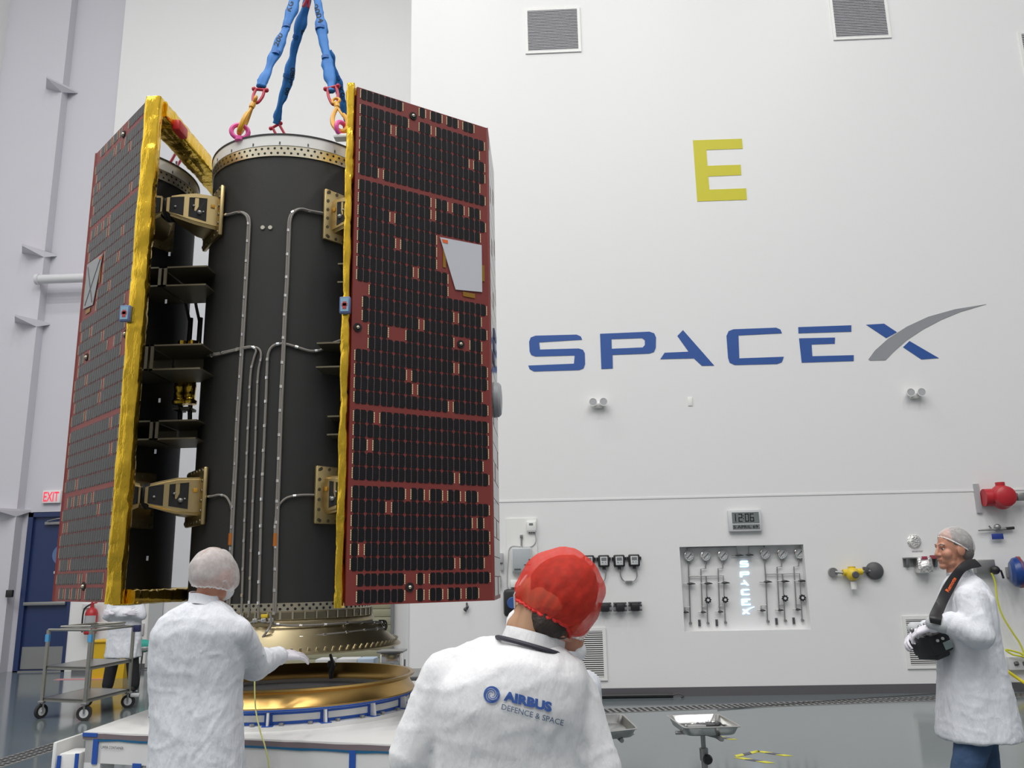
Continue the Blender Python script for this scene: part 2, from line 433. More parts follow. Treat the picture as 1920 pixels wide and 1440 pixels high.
# corner ledges up the pier
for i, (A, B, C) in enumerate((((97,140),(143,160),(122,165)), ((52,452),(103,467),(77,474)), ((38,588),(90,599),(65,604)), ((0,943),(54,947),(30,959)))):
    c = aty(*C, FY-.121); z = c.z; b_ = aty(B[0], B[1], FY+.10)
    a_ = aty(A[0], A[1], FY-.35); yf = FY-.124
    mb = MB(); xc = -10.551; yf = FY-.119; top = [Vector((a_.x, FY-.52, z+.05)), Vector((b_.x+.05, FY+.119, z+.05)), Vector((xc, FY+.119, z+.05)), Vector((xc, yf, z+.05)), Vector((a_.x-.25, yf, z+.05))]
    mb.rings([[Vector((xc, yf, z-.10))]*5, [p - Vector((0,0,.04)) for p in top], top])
    one(mb, 'corner_ledge', M_shade, ['pale wedge ledge on the left pier, topmost of four', 'pale wedge ledge on the pier, second from the top', 'pale wedge ledge on the pier, just below the wall pipe', 'pale wedge ledge on the pier, lowest, beside the exit sign'][i], 'ledge', 'wedge ledges up the left pier', 0)
q = aty(70, 524, FY-.25)
mb = MB(); mb.cyl((q.x, FY-.25, q.z), (q.x+2.6, FY-.25, q.z), .095, 20); mb.cyl((q.x-.02, FY-.25, q.z), (q.x+.05, FY-.25, q.z), .115, 20)
one(mb, 'wall_pipe', M_pipe, 'pale horizontal pipe across the left wall behind the left satellite', 'pipe')

# drain channels let into the floor
def drain(name, p, q, w, label):
    p, q = Vector(p), Vector(q); d = (q - p).normalized(); nrm = Vector((-d.y, d.x, 0)); L = (q - p).length
    t = thing(name, label, 'drain', (p + q)/2)
    mb = MB(); mb.poly([p - nrm*w, q - nrm*w, q + nrm*w, p + nrm*w], (0,0,.004)); mb.use(1); n = int(L / .075)
    for k in range(n):
        for j in range(3):
            c = p + d*((k+.5)*L/n) + nrm*((j-1)*w*.58)
            mb.cbox((c.x, c.y, .0055), (.036, w*.36, .003), Matrix.Rotation(math.atan2(d.y, d.x), 4, 'Z'))
    bpy.data.objects.remove(t); return one(mb, name, [M_plate, M_hole], label, 'drain')
da, db = atz(1250, 1329, 0), atz(1900, 1304, 0); dd_ = (db-da).normalized()
drain('floor_drain', da - dd_*3.2, db + dd_*3, .17, 'slotted steel drain channel running along the back wall')
drain('floor_drain', (-5.3, 6.2, 0), (-5.0, 10.6, 0), .15, 'slotted steel drain channel on the floor behind the white stand, at left')
# =====================================================================  ON THE BACK WALL
def big(x, y): return (940 + x/2, 540 + y/2)
LET = {
 'S': [(303,194),(298,182),(282,175),(128,179),(110,186),(104,202),(106,238),(112,251),(128,257),(275,253),(272,284),(101,291),(106,304),(122,313),(292,308),(308,302),(314,286),(313,245),(306,232),(290,227),(145,231),(142,204)],
 'P': [(370,172),(555,164),(573,170),(580,186),(579,225),(572,240),(555,246),(417,251),(418,302),(375,304),(371,240),(414,228),(530,223),(538,214),(537,196),(528,188),(413,192),(413.5,229),(371.5,241)],
 'A': [(596,267),(612,243),(702,239),(660,180),(681,158),(798,291),(752,292),(722,264)],
 'C': [(1052,170),(1046,156),(1030,149),(870,155),(852,162),(844,180),(850,262),(856,280),(875,289),(1035,285),(1052,278),(1059,258),(892,264),(889,178)],
 'E': [(1116,189),(1251,186),(1250,209),(1163,212),(1166,256),(1321,252),(1321,274),(1126,280)],
 'Etop': [(1113,147),(1312,140),(1312,164),(1114,170)],
 'X1': [(1368,138),(1435,134),(1483,166),(1443,188)],
 'X2': [(1530,199),(1640,263),(1575,268),(1506,222)],
 'swoosh': [(1376,268),(1400,235),(1450,190),(1520,145),(1600,108),(1700,80),(1818,61),(1720,90),(1650,119),(1580,156),(1520,196),(1470,240),(1440,271),(1382,272)],
}
t = thing('wall_sign', 'large blue company name painted across the white back wall', 'sign', wp(1290, 690))
def letter(keys, m, name):
    mb = MB()
    for k in keys:
        if k == 'P':
            pts = LET['P']
            outer = [(370,172),(555,164),(573,170),(580,186),(579,225),(572,240),(555,246),(417,251),(418,302),(375,304)]
            mb.poly([wp(*big(x, y)) for x, y in [(370,172),(555,164),(573,170),(580,186),(538,196),(528,188),(413,192),(414,228),(417,251),(418,302),(375,304)]], (0,-.006,0))
            mb.poly([wp(*big(x, y)) for x, y in [(580,186),(579,225),(572,240),(555,246),(417,251),(414,228),(530,223),(538,214),(538,196)]], (0,-.006,0))
        else: mb.poly([wp(*big(x, y)) for x, y in LET[k]], (0, -.006, 0))
    mb.build(name, m, t, 0)
for ks in (['S'], ['P'], ['A'], ['C'], ['E','Etop'], ['X1','X2']): letter(ks, M_blue, 'letter')
letter(['swoosh'], M_sgrey, 'swoosh')
mb = MB(); e9 = lambda x, y: wp(1270 + x/9, 240 + y/9)
mb.poly([e9(*q) for q in ((262,210),(1088,183),(1103,350),(488,372),(508,640),(1068,622),(1078,795),(520,820),(540,1042),(1160,1020),(1172,1212),(335,1240))], (0,-.006,0))
one(mb, 'wall_letter', M_yel, 'big yellow letter E painted high on the white back wall', 'letter', smooth=0)

def vent(px0, py0, px1, py1, label, n, vert=False, group=None, extent=None, dark=M_ventd):
    a = wp(px0, py0); b = wp(px1, py1)
    x0, x1, z1, z0 = a.x, b.x, a.z, b.z
    if extent: x0, x1, z0, z1 = extent
    t = thing('wall_vent', label, 'vent', ((x0+x1)/2, WY, z0), group); fr = .045
    mb = MB(); mb.box((x0-fr, WY-.02, z0-fr), (x1+fr, WY, z0)); mb.box((x0-fr, WY-.02, z1), (x1+fr, WY, z1+fr)); mb.box((x0-fr, WY-.02, z0), (x0, WY, z1)); mb.box((x1, WY-.02, z0), (x1+fr, WY, z1)); mb.build('frame', M_white, t, 0)
    mb = MB(); mb.box((x0, WY-.004, z0), (x1, WY, z1)); mb.build('backing', dark, t, 0)
    mb = MB(); h = (z1 - z0) / n
    for k in range(n): mb.cbox(((x0+x1)/2, WY-.012, z0 + (k+.5)*h), (x1-x0, .006, h*.78 if not vert else h*.46), Matrix.Rotation(R(-25 if not vert else -6), 4, 'X'))
    mb.build('louvre', M_vent if not vert else M_white, t, 0)
vent(988, 18, 1086, 97, 'grey louvred air vent high on the wall above the satellites, left one', 26, group='upper wall vents', extent=(-.10, .70, 9.79, 10.52))
vent(1567, -8, 1665, 70, 'grey louvred air vent highest on the wall, above the end of the blue sign', 28, group='upper wall vents', extent=(4.76, 5.57, 9.80, 10.62))
vent(1914, 84, 1990, 130, 'grey louvred vent high on the wall at its far right', 22, group='upper wall vents', extent=(7.6, 8.4, 9.05, 9.72))
vent(1086, 1182, 1123, 1258, 'low white slatted vent behind the person in the red cap', 22, True, 'low wall vents', extent=(.18, .70, .26, .86))
vent(1690, 1168, 1760, 1248, 'low white slatted vent behind the man with the remote control', 24, True, 'low wall vents', extent=(4.78, 5.75, .35, .94))

for i, (px, py) in enumerate(((1121, 758), (1712, 740))):
    c = wp(px, py) + Vector((0,.002,0)); t = thing('emergency_light', ['twin-head emergency light under the first letter of the wall sign', 'twin-head emergency light under the right end of the wall sign'][i], 'light', c, 'emergency lights')
    mb = MB(); mb.rbox(c + Vector((0,-.03,-.02)), (.12,.06,.09), .015); mb.build('body', M_white, t)
    for s in (-1, 1):
        h = MB(); h.lathe([(.0,0),(.03,0),(.055,.05),(.06,.09),(.052,.09)], c + Vector((s*.075,-.03,.012)), 20, M=Matrix.Rotation(R(90), 3, 'X')); lh = h.build('lamp_head', M_white, t)
        h = MB(); h.cyl(c + Vector((s*.075,-.11,.012)), c + Vector((s*.075,-.116,.012)), .052, 20); h.build('lens', M_grey, lh)
q = wp(1294, 753) + Vector((0,.002,0)); mb = MB(); mb.rbox(q + Vector((0,-.006,0)), (.07,.012,.13), .004); one(mb, 'blank_plate', M_white, 'small white blank plate on the wall below the sign', 'plate')

# digital wall clock
a = wp(1363, 957); b = wp(1428, 996); c = (a+b)/2; w = b.x-a.x; h = a.z-b.z
t = thing('wall_clock', 'grey digital wall clock reading 12:06 above the recessed gas panel', 'clock', (c.x, WY, b.z))
mb = MB(); mb.rbox((c.x, WY-.03, c.z), (w, .06, h), .012); mb.build('case', M_lgrey, t)
s1 = MB(); s1.box((a.x+.05, WY-.064, c.z-.035), (b.x-.035, WY-.058, a.z-.035)); u = s1.build('screen', M_lcd, t, 0)
s2 = MB(); s2.box((a.x+.05, WY-.064, b.z+.03), (b.x-.035, WY-.058, c.z-.055)); l = s2.build('screen', M_lcd, t, 0)
SEG = {'0':'abcdef','1':'bc','2':'abged','6':'afgcde','S':'afgcd'}
def seg7(mb, ch, x, z, w, h, y, th):
    S = {'a':(0,h,w,h),'g':(0,h/2,w,h/2),'d':(0,0,w,0),'f':(0,h/2,0,h),'b':(w,h/2,w,h),'e':(0,0,0,h/2),'c':(w,0,w,h/2)}
    for k in SEG[ch]:
        x0,z0,x1,z1 = S[k]; mb.box((x+min(x0,x1)-th/2, y-.002, z+min(z0,z1)-th/2), (x+max(x0,x1)+th/2, y, z+max(z0,z1)+th/2))
d = MB(); hh = a.z-.035-(c.z-.035)-.05; x = a.x+.075
for ch in '12:06':
    if ch == ':':
        for f in (.3,.7): d.box((x-.012, WY-.066, c.z-.01+hh*f), (x+.0, WY-.064, c.z+.004+hh*f))
        x += .022
    else: seg7(d, ch, x - (.02 if ch == '1' else 0), c.z-.01, .042, hh, WY-.064, .012); x += .068
d.build('digits', M_lcdk, u, 0)
d = MB(); flat_text(d, '5 APRIL 69', (a.x+.06, WY-.066, b.z+.042), (1,0,0), (0,0,1), w-.12, c.z-.055-b.z-.055, .01); d.build('digits', M_lcdk, l, 0)

# gas panel in its recess: gauges, tubing, valves, lit sign
PB = WY + .15
g5 = lambda x, y, off=0.: aty(1220 + x/4.235, 900 + y/4.235, PB - off)
LR = ['left half', 'right half']
for i, (x, y) in enumerate(((300,605),(433,603),(569,600),(902,588),(1037,587),(1173,584))):
    c = g5(x, y); t = thing('pressure_gauge', 'round steel pressure gauge, %s from the left in the recessed panel' % ordinal(i), 'gauge', c, 'pressure gauges of the gas panel')
    Q = Matrix.Rotation(R(90), 3, 'X')
    mb = MB(); mb.lathe([(0,0),(.072,0),(.076,.02),(.072,.055),(.062,.06),(.062,.05),(0,.05)], c, 28, M=Q); mb.build('case', M_chrome, t)
    mb = MB(); mb.cyl(c+Vector((0,-.051,0)), c+Vector((0,-.053,0)), .06, 28); mb.use(1)
    for k in range(9):
        an = R(-225+k*33.75); mb.cbox(c+Vector((.045*math.cos(an),-.055,.045*math.sin(an))), (.009,.002,.009))
    dl = mb.build('dial', [M_lgrey, M_dgrey], t)
    mb = MB(); mb.tube([c+Vector((-.028,-.057,-.025)), c+Vector((.035,-.057,.034))], .005, 6); mb.build('pointer', M_dgrey, dl, 0)
    mb = MB(); mb.cyl(c+Vector((0,-.02,-.07)), c+Vector((0,-.02,-.105)), .016, 6); mb.build('fitting', M_plate, t)
def tubing(lines, label):
    mb = MB()
    for ln in lines:
        pts = [g5(x, y, .03) for x, y in ln]; mb.tube(pts, .008, 6)
        for p in (pts[0], pts[-1]): mb.tube([p, p + Vector((0,.03,0))], .008, 6)
    one(mb, 'gas_tubing', M_plate, label, 'tubing', 'steel tubing of the gas panel')
tubing([[(300,650),(303,765),(316,1130)],[(303,765),(577,760),(592,1125)],[(440,763),(453,1130)],[(435,650),(437,703),(398,706),(410,1040)],[(410,1005),(448,1005)],[(572,650),(573,700),(535,703),(547,1040)],[(545,1003),(585,1003)],[(312,1008),(270,1010),(272,1045)]], 'branching steel tubing below the three left gauges')
tubing([[(903,640),(912,748),(928,1115)],[(912,748),(1182,742),(1203,1108)],[(1047,746),(1066,1112)],[(1038,632),(1040,688),(1003,690),(1020,1028)],[(1020,990),(1058,992)],[(1174,630),(1175,684),(1137,687),(1157,1025)],[(1155,988),(1195,990)],[(920,995),(876,998),(876,1032)]], 'branching steel tubing below the three right gauges')
tubing([[(290,548),(290,538),(680,530),(686,597)]], 'long steel tube along the top of the panel, left of the lit letters')
tubing([[(903,530),(903,522),(778,525),(778,594)]], 'short steel tube along the top of the panel, right of the lit letters')
def lever(x, y, w, label, s=1):
    c = g5(x, y, .035); L = w/4.235/131
    t = thing('lever_valve', label, 'valve', c, 'lever valves of the gas panel')
    mb = MB(); mb.cyl(c+Vector((0,.035,0)), c+Vector((0,-.02,0)), .018, 8); mb.tube([c+Vector((-L*.9,0,0)), c+Vector((L*.55,0,0))], .008, 6); mb.build('valve_body', M_plate, t)
    mb = MB(); mb.tube([c+Vector((-L*.5,-.035,-.004)), c+Vector((-L*.2,-.04,.0)), c+Vector((L*.15,-.045,0)), c+Vector((L*.55,-.04,-.006))], [.006,.022,.02,.006], 8, .7); mb.build('handle', M_black, t)
for i, (x, y) in enumerate(((316,822),(452,820),(588,815),(922,807),(1060,803),(1196,800))):
    lever(x, y, 62, 'black lever valve in the middle row of the gas panel, %s from the left' % ordinal(i))
for i, (x, y) in enumerate(((278,1048),(414,1047),(550,1044),(884,1034),(1026,1031),(1165,1027))):
    lever(x, y, 40, 'small black lever valve in the lower row of the gas panel, %s from the left' % ordinal(i))
lever(698, 597, 60, 'black lever valve above the lit letters, left of the pair'); lever(778, 594, 60, 'black lever valve above the lit letters, right of the pair')
for i, (x, y) in enumerate(((452,953),(588,950),(1062,939),(1200,935))):
    c = g5(x, y, .03); t = thing('round_valve', 'black notched hand wheel on the gas panel, %s from the left' % ordinal(i), 'valve', c, 'hand wheels of the gas panel')
    mb = MB(); ring = []
    for k in range(48):
        an = 2*math.pi*k/48; r = .046 if (k//3) % 2 == 0 else .037; ring.append((r*math.cos(an), r*math.sin(an)))
    mb.poly([c+Vector((x_, -.02, z_)) for x_, z_ in ring], (0,-.025,0)); mb.build('wheel', M_black, t)
    mb = MB(); mb.cyl(c+Vector((0,.03,0)), c+Vector((0,-.048,0)), .018, 14); mb.build('hub', M_lgrey, t)
for i, (x, y) in enumerate(((316,1137),(454,1136),(593,1132),(930,1123),(1068,1118),(1205,1116))):
    c = g5(x, y); mb = MB(); mb.lathe([(0,0),(.02,0),(.02,.03),(.012,.045),(0,.045)], c, 12, M=Matrix.Rotation(R(90), 3, 'X'))
    one(mb, 'outlet_port', M_plate, 'small steel outlet port at the panel bottom, %s from the left' % ordinal(i), 'outlet', 'outlet ports of the gas panel')
for i, (x, y) in enumerate(((386,1135),(523,1133),(997,1122),(1134,1118))):
    c = g5(x, y); t = thing('hose_rack', 'small ribbed grey rack between outlet ports, %s from the left' % ordinal(i), 'rack', c, 'ribbed racks of the gas panel')
    mb = MB(); mb.cbox(c+Vector((0,-.006,0)), (.034,.012,.095)); mb.build('backing', M_grey, t, 0)
    for k in range(5): mb = MB(); mb.cbox(c+Vector((0,-.018,-.036+k*.018)), (.032,.016,.009)); mb.build('rib', M_dgrey, t, 0)
t = thing('lit_sign', 'vertical light-blue lit company letters inside the recessed panel', 'sign', g5(745, 1060))
def lit(keys, box_):
    xs = [p[0] for k in keys for p in LET[k]]; ys = [p[1] for k in keys for p in LET[k]]
    x0,x1,y0,y1 = min(xs),max(xs),min(ys),max(ys); X0,Y0,X1,Y1 = box_
    mp = lambda p: g5(X0+(p[0]-x0)/(x1-x0)*(X1-X0), Y0+(p[1]-y0)/(y1-y0)*(Y1-Y0), .0)
    mb = MB()
    for k in keys:
        if k == 'P':
            mb.poly([mp(p) for p in [(370,172),(555,164),(573,170),(580,186),(538,196),(528,188),(413,192),(414,228),(417,251),(418,302),(375,304)]], (0,-.01,0))
            mb.poly([mp(p) for p in [(580,186),(579,225),(572,240),(555,246),(417,251),(414,228),(530,223),(538,214),(538,196)]], (0,-.01,0))
        else: mb.poly([mp(p) for p in LET[k]], (0,-.01,0))
    mb.build('letter', M_glow, t, 0)
lit(['S'], (708,642,776,692)); lit(['P'], (710,728,782,772)); lit(['A'], (715,794,780,838)); lit(['C'], (718,868,786,916)); lit(['E','Etop'], (720,944,792,996)); lit(['X1','X2','swoosh'], (728,1008,826,1066))

# four black transmitters, their looped cables and the junction blocks under them
g4 = lambda x, y, off=0.: wp(900 + x/4.8, 880 + y/4.8, off)
for i, (x, y) in enumerate(((977,828),(1112,826),(1250,824),(1384,820))):
    c = g4(x, y); t = thing('wall_transmitter', 'square black transmitter with a small screen, %s from the left of four' % ordinal(i), 'meter', c, 'black wall transmitters')
    mb = MB(); mb.rbox(c+Vector((0,-.04,0)), (.155,.08,.165), .02); mb.cyl(c+Vector((.0,-.04,-.08)), c+Vector((.0,-.04,-.115)), .022, 10)
    for s in (-1,1): mb.cbox(c+Vector((s*.085,-.02,.03)), (.03,.03,.04))
    mb.build('case', M_black, t)
    mb = MB(); mb.rbox(c+Vector((0,-.082,0)), (.10,.008,.115), .004); f = mb.build('face_plate', M_lgrey, t)
    mb = MB(); mb.cbox(c+Vector((.0,-.087,.025)), (.072,.004,.042)); mb.cbox(c+Vector((-.02,-.087,-.02)), (.018,.004,.012)); mb.cbox(c+Vector((.02,-.087,-.02)), (.012,.004,.01)); mb.build('screen', M_lcd, f, 0)
for i, pts in enumerate((((1000,890),(1008,950),(1006,1010),(1040,1025),(1090,1022),(1125,985),(1133,895)), ((1265,890),(1264,950),(1290,1000),(1340,1010),(1385,1000),(1412,960),(1404,885)))):
    mb = MB(); mb.tube(spline([g4(x, y, .03) for x, y in pts], 5), .009, 6)
    q = g4(pts[3][0], pts[3][1], .02); mb.cbox(q+Vector((0,.0,0)), (.09,.05,.022))
    one(mb, 'looped_cable', M_plate, ['looped grey cable hanging below the left two transmitters','looped grey cable hanging below the right two transmitters'][i], 'cable', 'looped transmitter cables')
for i, (x, y) in enumerate(((982,1242),(1122,1242),(1258,1240),(1393,1235))):
    c = g4(x, y) + Vector((0,.003,0)); t = thing('junction_block', 'black flanged junction block on the wall, %s from the left of the row' % ordinal(i), 'fitting', c, 'flanged junction blocks')
    mb = MB(); mb.rbox(c+Vector((0,-.06,-.005)), (.115,.12,.105), .02); mb.build('block', M_black, t)
    mb = MB(); mb.rbox(c+Vector((0,-.05,.055)), (.178,.09,.02), .008); mb.build('flange', M_dgrey, t)
    for s in (-1, 1):
        for z_ in (.015, -.042): mb = MB(); mb.tube([c+Vector((s*.045,-.05,z_)), c+Vector((s*.092,-.05,z_))], .012, 8); mb.build('bolt', M_dgrey, t)

# mounting board with thermostat, enclosure, socket and black reel
a = g4(236, 445); b = g4(525, 1100)
mb = MB(); mb.box((a.x, WY-.02, b.z), (b.x, WY, a.z)); one(mb, 'mounting_board', M_white, 'tall white mounting board behind the red cap', 'board', smooth=0)
c = g4(463, 512, .02); t = thing('thermostat', 'small white thermostat with a dark screen on the mounting board', 'thermostat', c)
mb = MB(); mb.rbox(c+Vector((0,-.025,0)), (.13,.05,.14), .01); mb.cbox(c+Vector((0,-.02,-.075)), (.11,.04,.012)); mb.build('case', M_white, t)
mb = MB(); mb.cbox(c+Vector((-.005,-.052,.025)), (.055,.004,.028)); mb.build('screen', M_lcd, t, 0)
for k in (-.03,0,.03): mb = MB(); mb.cyl(c+Vector((k,-.02,-.08)), c+Vector((k,-.02,-.1)), .008, 6); mb.build('terminal', M_dgrey, t)
a = g4(285, 708, .02); b = g4(468, 925, .02); c = (a+b)/2
t = thing('electrical_enclosure', 'light grey hinged box behind the left side of the red cap', 'box', (c.x, WY-.02, b.z))
mb = MB(); mb.rbox((c.x, WY-.07, c.z), (b.x-a.x, .10, a.z-b.z), .01); mb.build('box', M_lgrey, t)
mb = MB(); mb.rbox((c.x, WY-.123, c.z), (b.x-a.x-.03, .012, a.z-b.z-.03), .004); dd = mb.build('door', mat('enclosure_door_grey', (.42,.45,.47), .5), t)
mb = MB(); mb.cyl((b.x-.03, WY-.13, c.z-.0), (b.x-.03, WY-.14, c.z), .012, 10); mb.cbox((c.x+.08, WY-.131, b.z+.1), (.09,.006,.016)); mb.cbox((a.x+.08, WY-.131, b.z+.04), (.09,.004,.02)); mb.build('latch', M_dgrey, dd)
mb = MB(); p = g4(373, 603, .03); mb.tube([p, g4(373, 690, .03)], .012, 8); mb.rbox(p+Vector((0,0,.0)), (.04,.04,.05), .006); mb.tube([g4(373,690,.03), g4(373,710,.05)], .012, 8)
one(mb, 'conduit_stub', M_plate, 'short grey conduit rising from the grey hinged box', 'conduit')
mb = MB(); mb.tube(spline([g4(495,570,.03), g4(503,640,.03), g4(470,690,.03), g4(400,700,.03), g4(300,690,.03), g4(262,720,.03), g4(255,800,.03), g4(246,950,.03), g4(250,1060,.03), g4(290,1098,.03)], 5), .006, 6)
one(mb, 'thermostat_wire', M_grey, 'thin grey wire looping from the thermostat down the board', 'wire')
c = g4(320, 1030, .02); mb = MB(); mb.rbox(c+Vector((0,-.03,0)), (.14,.06,.10), .01); one(mb, 'socket_box', M_white, 'white socket box on the board beside the red cap', 'socket')
c = g4(300, 1200) + Vector((0,.002,0)); t = thing('retractable_reel', 'black reel with a blue round face beside the red cap', 'reel', c)
mb = MB(); mb.rbox(c+Vector((.0,-.08,0)), (.26,.16,.37), .05); mb.build('case', M_black, t)
mb = MB(); mb.lathe([(0,.02),(.07,.02),(.08,.01),(.08,0)], c+Vector((.0,-.16,.0)), 24, M=Matrix.Rotation(R(90),3,'X')); mb.build('round_face', mat('reel_face_blue', (.04,.10,.30), .4), t)
for i, (x0, y0, x1, y1) in enumerate(((158,745,212,905), (160,962,190,1052))):
    a = g4(x0, y0); b = g4(x1, y1); mb = MB(); mb.rbox(((a.x+b.x)/2, WY-.05, (a.z+b.z)/2+.04), (b.x-a.x, .1, (a.z-b.z)*.55), .008); mb.rbox((b.x-.02, WY-.04, b.z+.04), (.05,.06,.1), .008)
    one(mb, 'grey_wall_box', M_grey, ['upper grey box on the wall at the right satellite edge','lower grey box on the wall at the right satellite edge'][i], 'box', 'grey wall boxes')
p = wp(875, 1138, .03); mb = MB(); mb.tube([p+Vector((0,.03,.05)), p+Vector((0,0,.05)), p+Vector((.01,0,-.02)), p+Vector((-.02,-.01,-.06))], .012, 6); mb.ball(p+Vector((-.02,-.01,-.03)), .025, 8, 6); mb.ball(p+Vector((.01,-.01,.0)), .022, 8, 6)
one(mb, 'wall_hook', M_dgrey, 'small dark hook on the wall just below the right satellite', 'hook')

# instruments to the right of the gas panel
g6 = lambda x, y, off=0.: wp(1540 + x/3.789, 900 + y/3.789, off)
c = g6(205, 668); t = thing('gas_detector', 'yellow gas detector between a steel disc and a dark round cap', 'detector', c)
mb = MB(); mb.ball(c+Vector((0,-.09,0)), (.088,.09,.092), 20, 14); mb.cyl(c+Vector((-.12,-.07,.02)), c+Vector((.14,-.07,.03)), .045, 14); mb.cyl(c+Vector((0,-.08,.05)), c+Vector((0,-.08,.1)), .05, 12); mb.build('body', M_gdet, t)
mb = MB(); mb.lathe([(0,.02),(.035,.02),(.046,.012),(.046,0)], c+Vector((.01,-.175,-.01)), 20, M=Matrix.Rotation(R(90),3,'X')); mb.build('window', M_dgrey, t)
mb = MB(); mb.cyl(c+Vector((.01,-.07,-.1)), c+Vector((.01,-.07,-.2)), .04, 14); mb.build('sensor_head', M_white, t)
mb = MB(); mb.cyl(c+Vector((-.12,-.07,.02)), c+Vector((-.22,-.06,.03)), .018, 8); mb.cyl(c+Vector((-.24,-.005,.03)), c+Vector((-.24,-.06,.03)), .06, 18); mb.build('conduit', M_plate, t)
q = g6(375, 645); mb = MB(); mb.cyl(c+Vector((.14,-.07,.03)), Vector((q.x-.06, WY-.06, q.z)), .018, 8); mb.build('conduit', M_plate, t)
mb = MB(); mb.lathe([(0,.09),(.06,.085),(.105,.06),(.118,.03),(.118,0)], q, 26, M=Matrix.Rotation(R(90),3,'X')); mb.rbox(q+Vector((-.13,-.05,.02)), (.06,.08,.07), .01); mb.build('round_cap', M_dgrey, t)
c = g6(657, 436); mb = MB(); mb.lathe([(0,.05),(.06,.05),(.075,.035),(.08,0)], c, 14, M=Matrix.Rotation(R(90),3,'X')); mb.lathe([(.07,.02),(.095,.01),(.095,0)], c, 14, M=Matrix.Rotation(R(90),3,'X'))
one(mb, 'foil_disc', M_foilw, 'foil-wrapped round cap on the wall left of the man with the remote', 'cap', smooth=20)
c = g6(682, 507); mb = MB(); flat_text(mb, 'GROUND POINT', (c.x-.075, WY-.003, c.z-.012), (1,0,0), (0,0,1), .15, .022); one(mb, 'wall_caption', M_dgrey, 'tiny line of dark lettering under the foil-wrapped round cap', 'lettering', smooth=0)
a = g6(575, 552); b = g6(825, 620); z = a.z
t = thing('wall_bracket', 'steel wall bracket holding a foil-wrapped box beside the man\'s face', 'bracket', ((a.x+b.x)/2, WY, b.z))
mb = MB(); mb.box((a.x, WY-.12, z-.014), (b.x, WY, z)); mb.box((a.x, WY-.012, z-.12), (b.x, WY, z))
for x in (a.x+.03, b.x-.05): mb.rings([[Vector((x,WY-.11,z-.01)),Vector((x,WY-.01,z-.01)),Vector((x,WY-.01,z-.135)),Vector((x,WY-.04,z-.135))],[Vector((x+.03,WY-.11,z-.01)),Vector((x+.03,WY-.01,z-.01)),Vector((x+.03,WY-.01,z-.135)),Vector((x+.03,WY-.04,z-.135))]])
mb.build('frame', M_plate, t, 0)
c = g6(707, 605) + Vector((0,.018,0)); t = thing('foil_box', 'aluminium-foil-wrapped box hanging on the wall bracket', 'box', c)
mb = MB(); mb.rbox(c+Vector((0,-.10,-.0)), (.20,.16,.215), .03, seg=3); mb.ball(c+Vector((.01,-.17,-.01)), (.085,.05,.085), 16, 10); mb.build('wrapping', M_foilw, t, 20)
mb = MB(); mb.rbox(c+Vector((-.01,-.187,.095)), (.075,.006,.04), .002); mb.build('label', mat('faded_red_label', (.35,.05,.09), .5), t)
c = g6(795, 548); mb = MB(); mb.rbox(c+Vector((0,-.125,.0)), (.20,.012,.05), .003); one(mb, 'red_tag', mat('dull_red_tag', (.28,.06,.07), .5), 'dull red tag on the wall bracket in front of the man\'s mouth', 'tag')

c = g6(1240, 128) + Vector((0,-.03,0)); t = thing('red_alarm', 'red round fire alarm on a blue-grey plate, upper right', 'alarm', c)
mb = MB(); mb.box((c.x-.29, WY-.03, c.z-.20), (c.x-.22, WY, c.z+.2)); mb.build('plate', M_grey, t, 0)
mb = MB(); mb.ball(c+Vector((0,-.13,0)), (.15,.14,.17), 24, 16); mb.cyl(c+Vector((-.22,-.08,0)), c+Vector((0,-.10,0)), .12, 18); mb.lathe([(0,.29),(.10,.285),(.135,.26),(.15,.2)], c, 24, M=Matrix.Rotation(R(90),3,'X')); mb.cyl(c+Vector((0,-.13,.12)), c+Vector((0,-.13,.2)), .06, 12); mb.build('housing', M_red, t)
mb = MB(); mb.cyl(c+Vector((.14,-.1,0)), c+Vector((.46,-.1,.02)), .028, 10); mb.rbox(c+Vector((.27,-.1,.0)), (.13,.1,.11), .02); mb.build('conduit', M_plate, t)
mb = MB(); mb.ball(c+Vector((.5,-.1,.03)), (.08,.06,.10), 14, 10); mb.build('cap', M_black, t)
c = g6(1230, 352) + Vector((0,.004,0)); t = thing('spray_gun', 'small steel spray gun with a blue tag under the red alarm', 'tool', c)
mb = MB(); mb.tube([c+Vector((-.24,-.05,-.01)), c+Vector((-.05,-.05,0)), c+Vector((.05,-.05,.0)), c+Vector((.23,-.05,.01))], [.01,.014,.022,.014], 8); mb.ball(c+Vector((.02,-.05,.03)), .045, 12, 8); mb.tube([c+Vector((-.06,-.05,.0)), c+Vector((-.09,-.05,.05))], .01, 6); mb.tube([c+Vector((.02,-.05,0)), c+Vector((.02,0,0))], .02, 8); mb.build('body', M_plate, t)
mb = MB(); mb.cyl(c+Vector((.13,-.05,.008)), c+Vector((.24,-.05,.015)), .02, 10); mb.build('grip', M_black, t)
mb = MB(); mb.rbox(c+Vector((0,-.06,-.095)), (.155,.01,.075), .003); mb.build('tag', mat('blue_tag', (.02,.05,.28), .5), t)
c = g6(1145, 625); t = thing('outlet_fitting', 'small grey outlet box with a black plug behind the man\'s shoulder', 'outlet', c)
mb = MB(); mb.rbox(c+Vector((0,-.05,.02)), (.26,.10,.18), .012); mb.build('box', M_plate, t)
mb = MB(); mb.ball(c+Vector((.1,-.13,-.03)), .06, 10, 8); mb.tube([c+Vector((.1,-.1,.0)), c+Vector((.17,-.14,-.04)), c+Vector((.2,-.12,-.14))], .014, 8); mb.build('plug', M_black, t)
c = g6(1350, 655) + Vector((-.03,0,0)); t = thing('hose_reel', 'round blue hose reel on the wall at the right edge', 'reel', c)
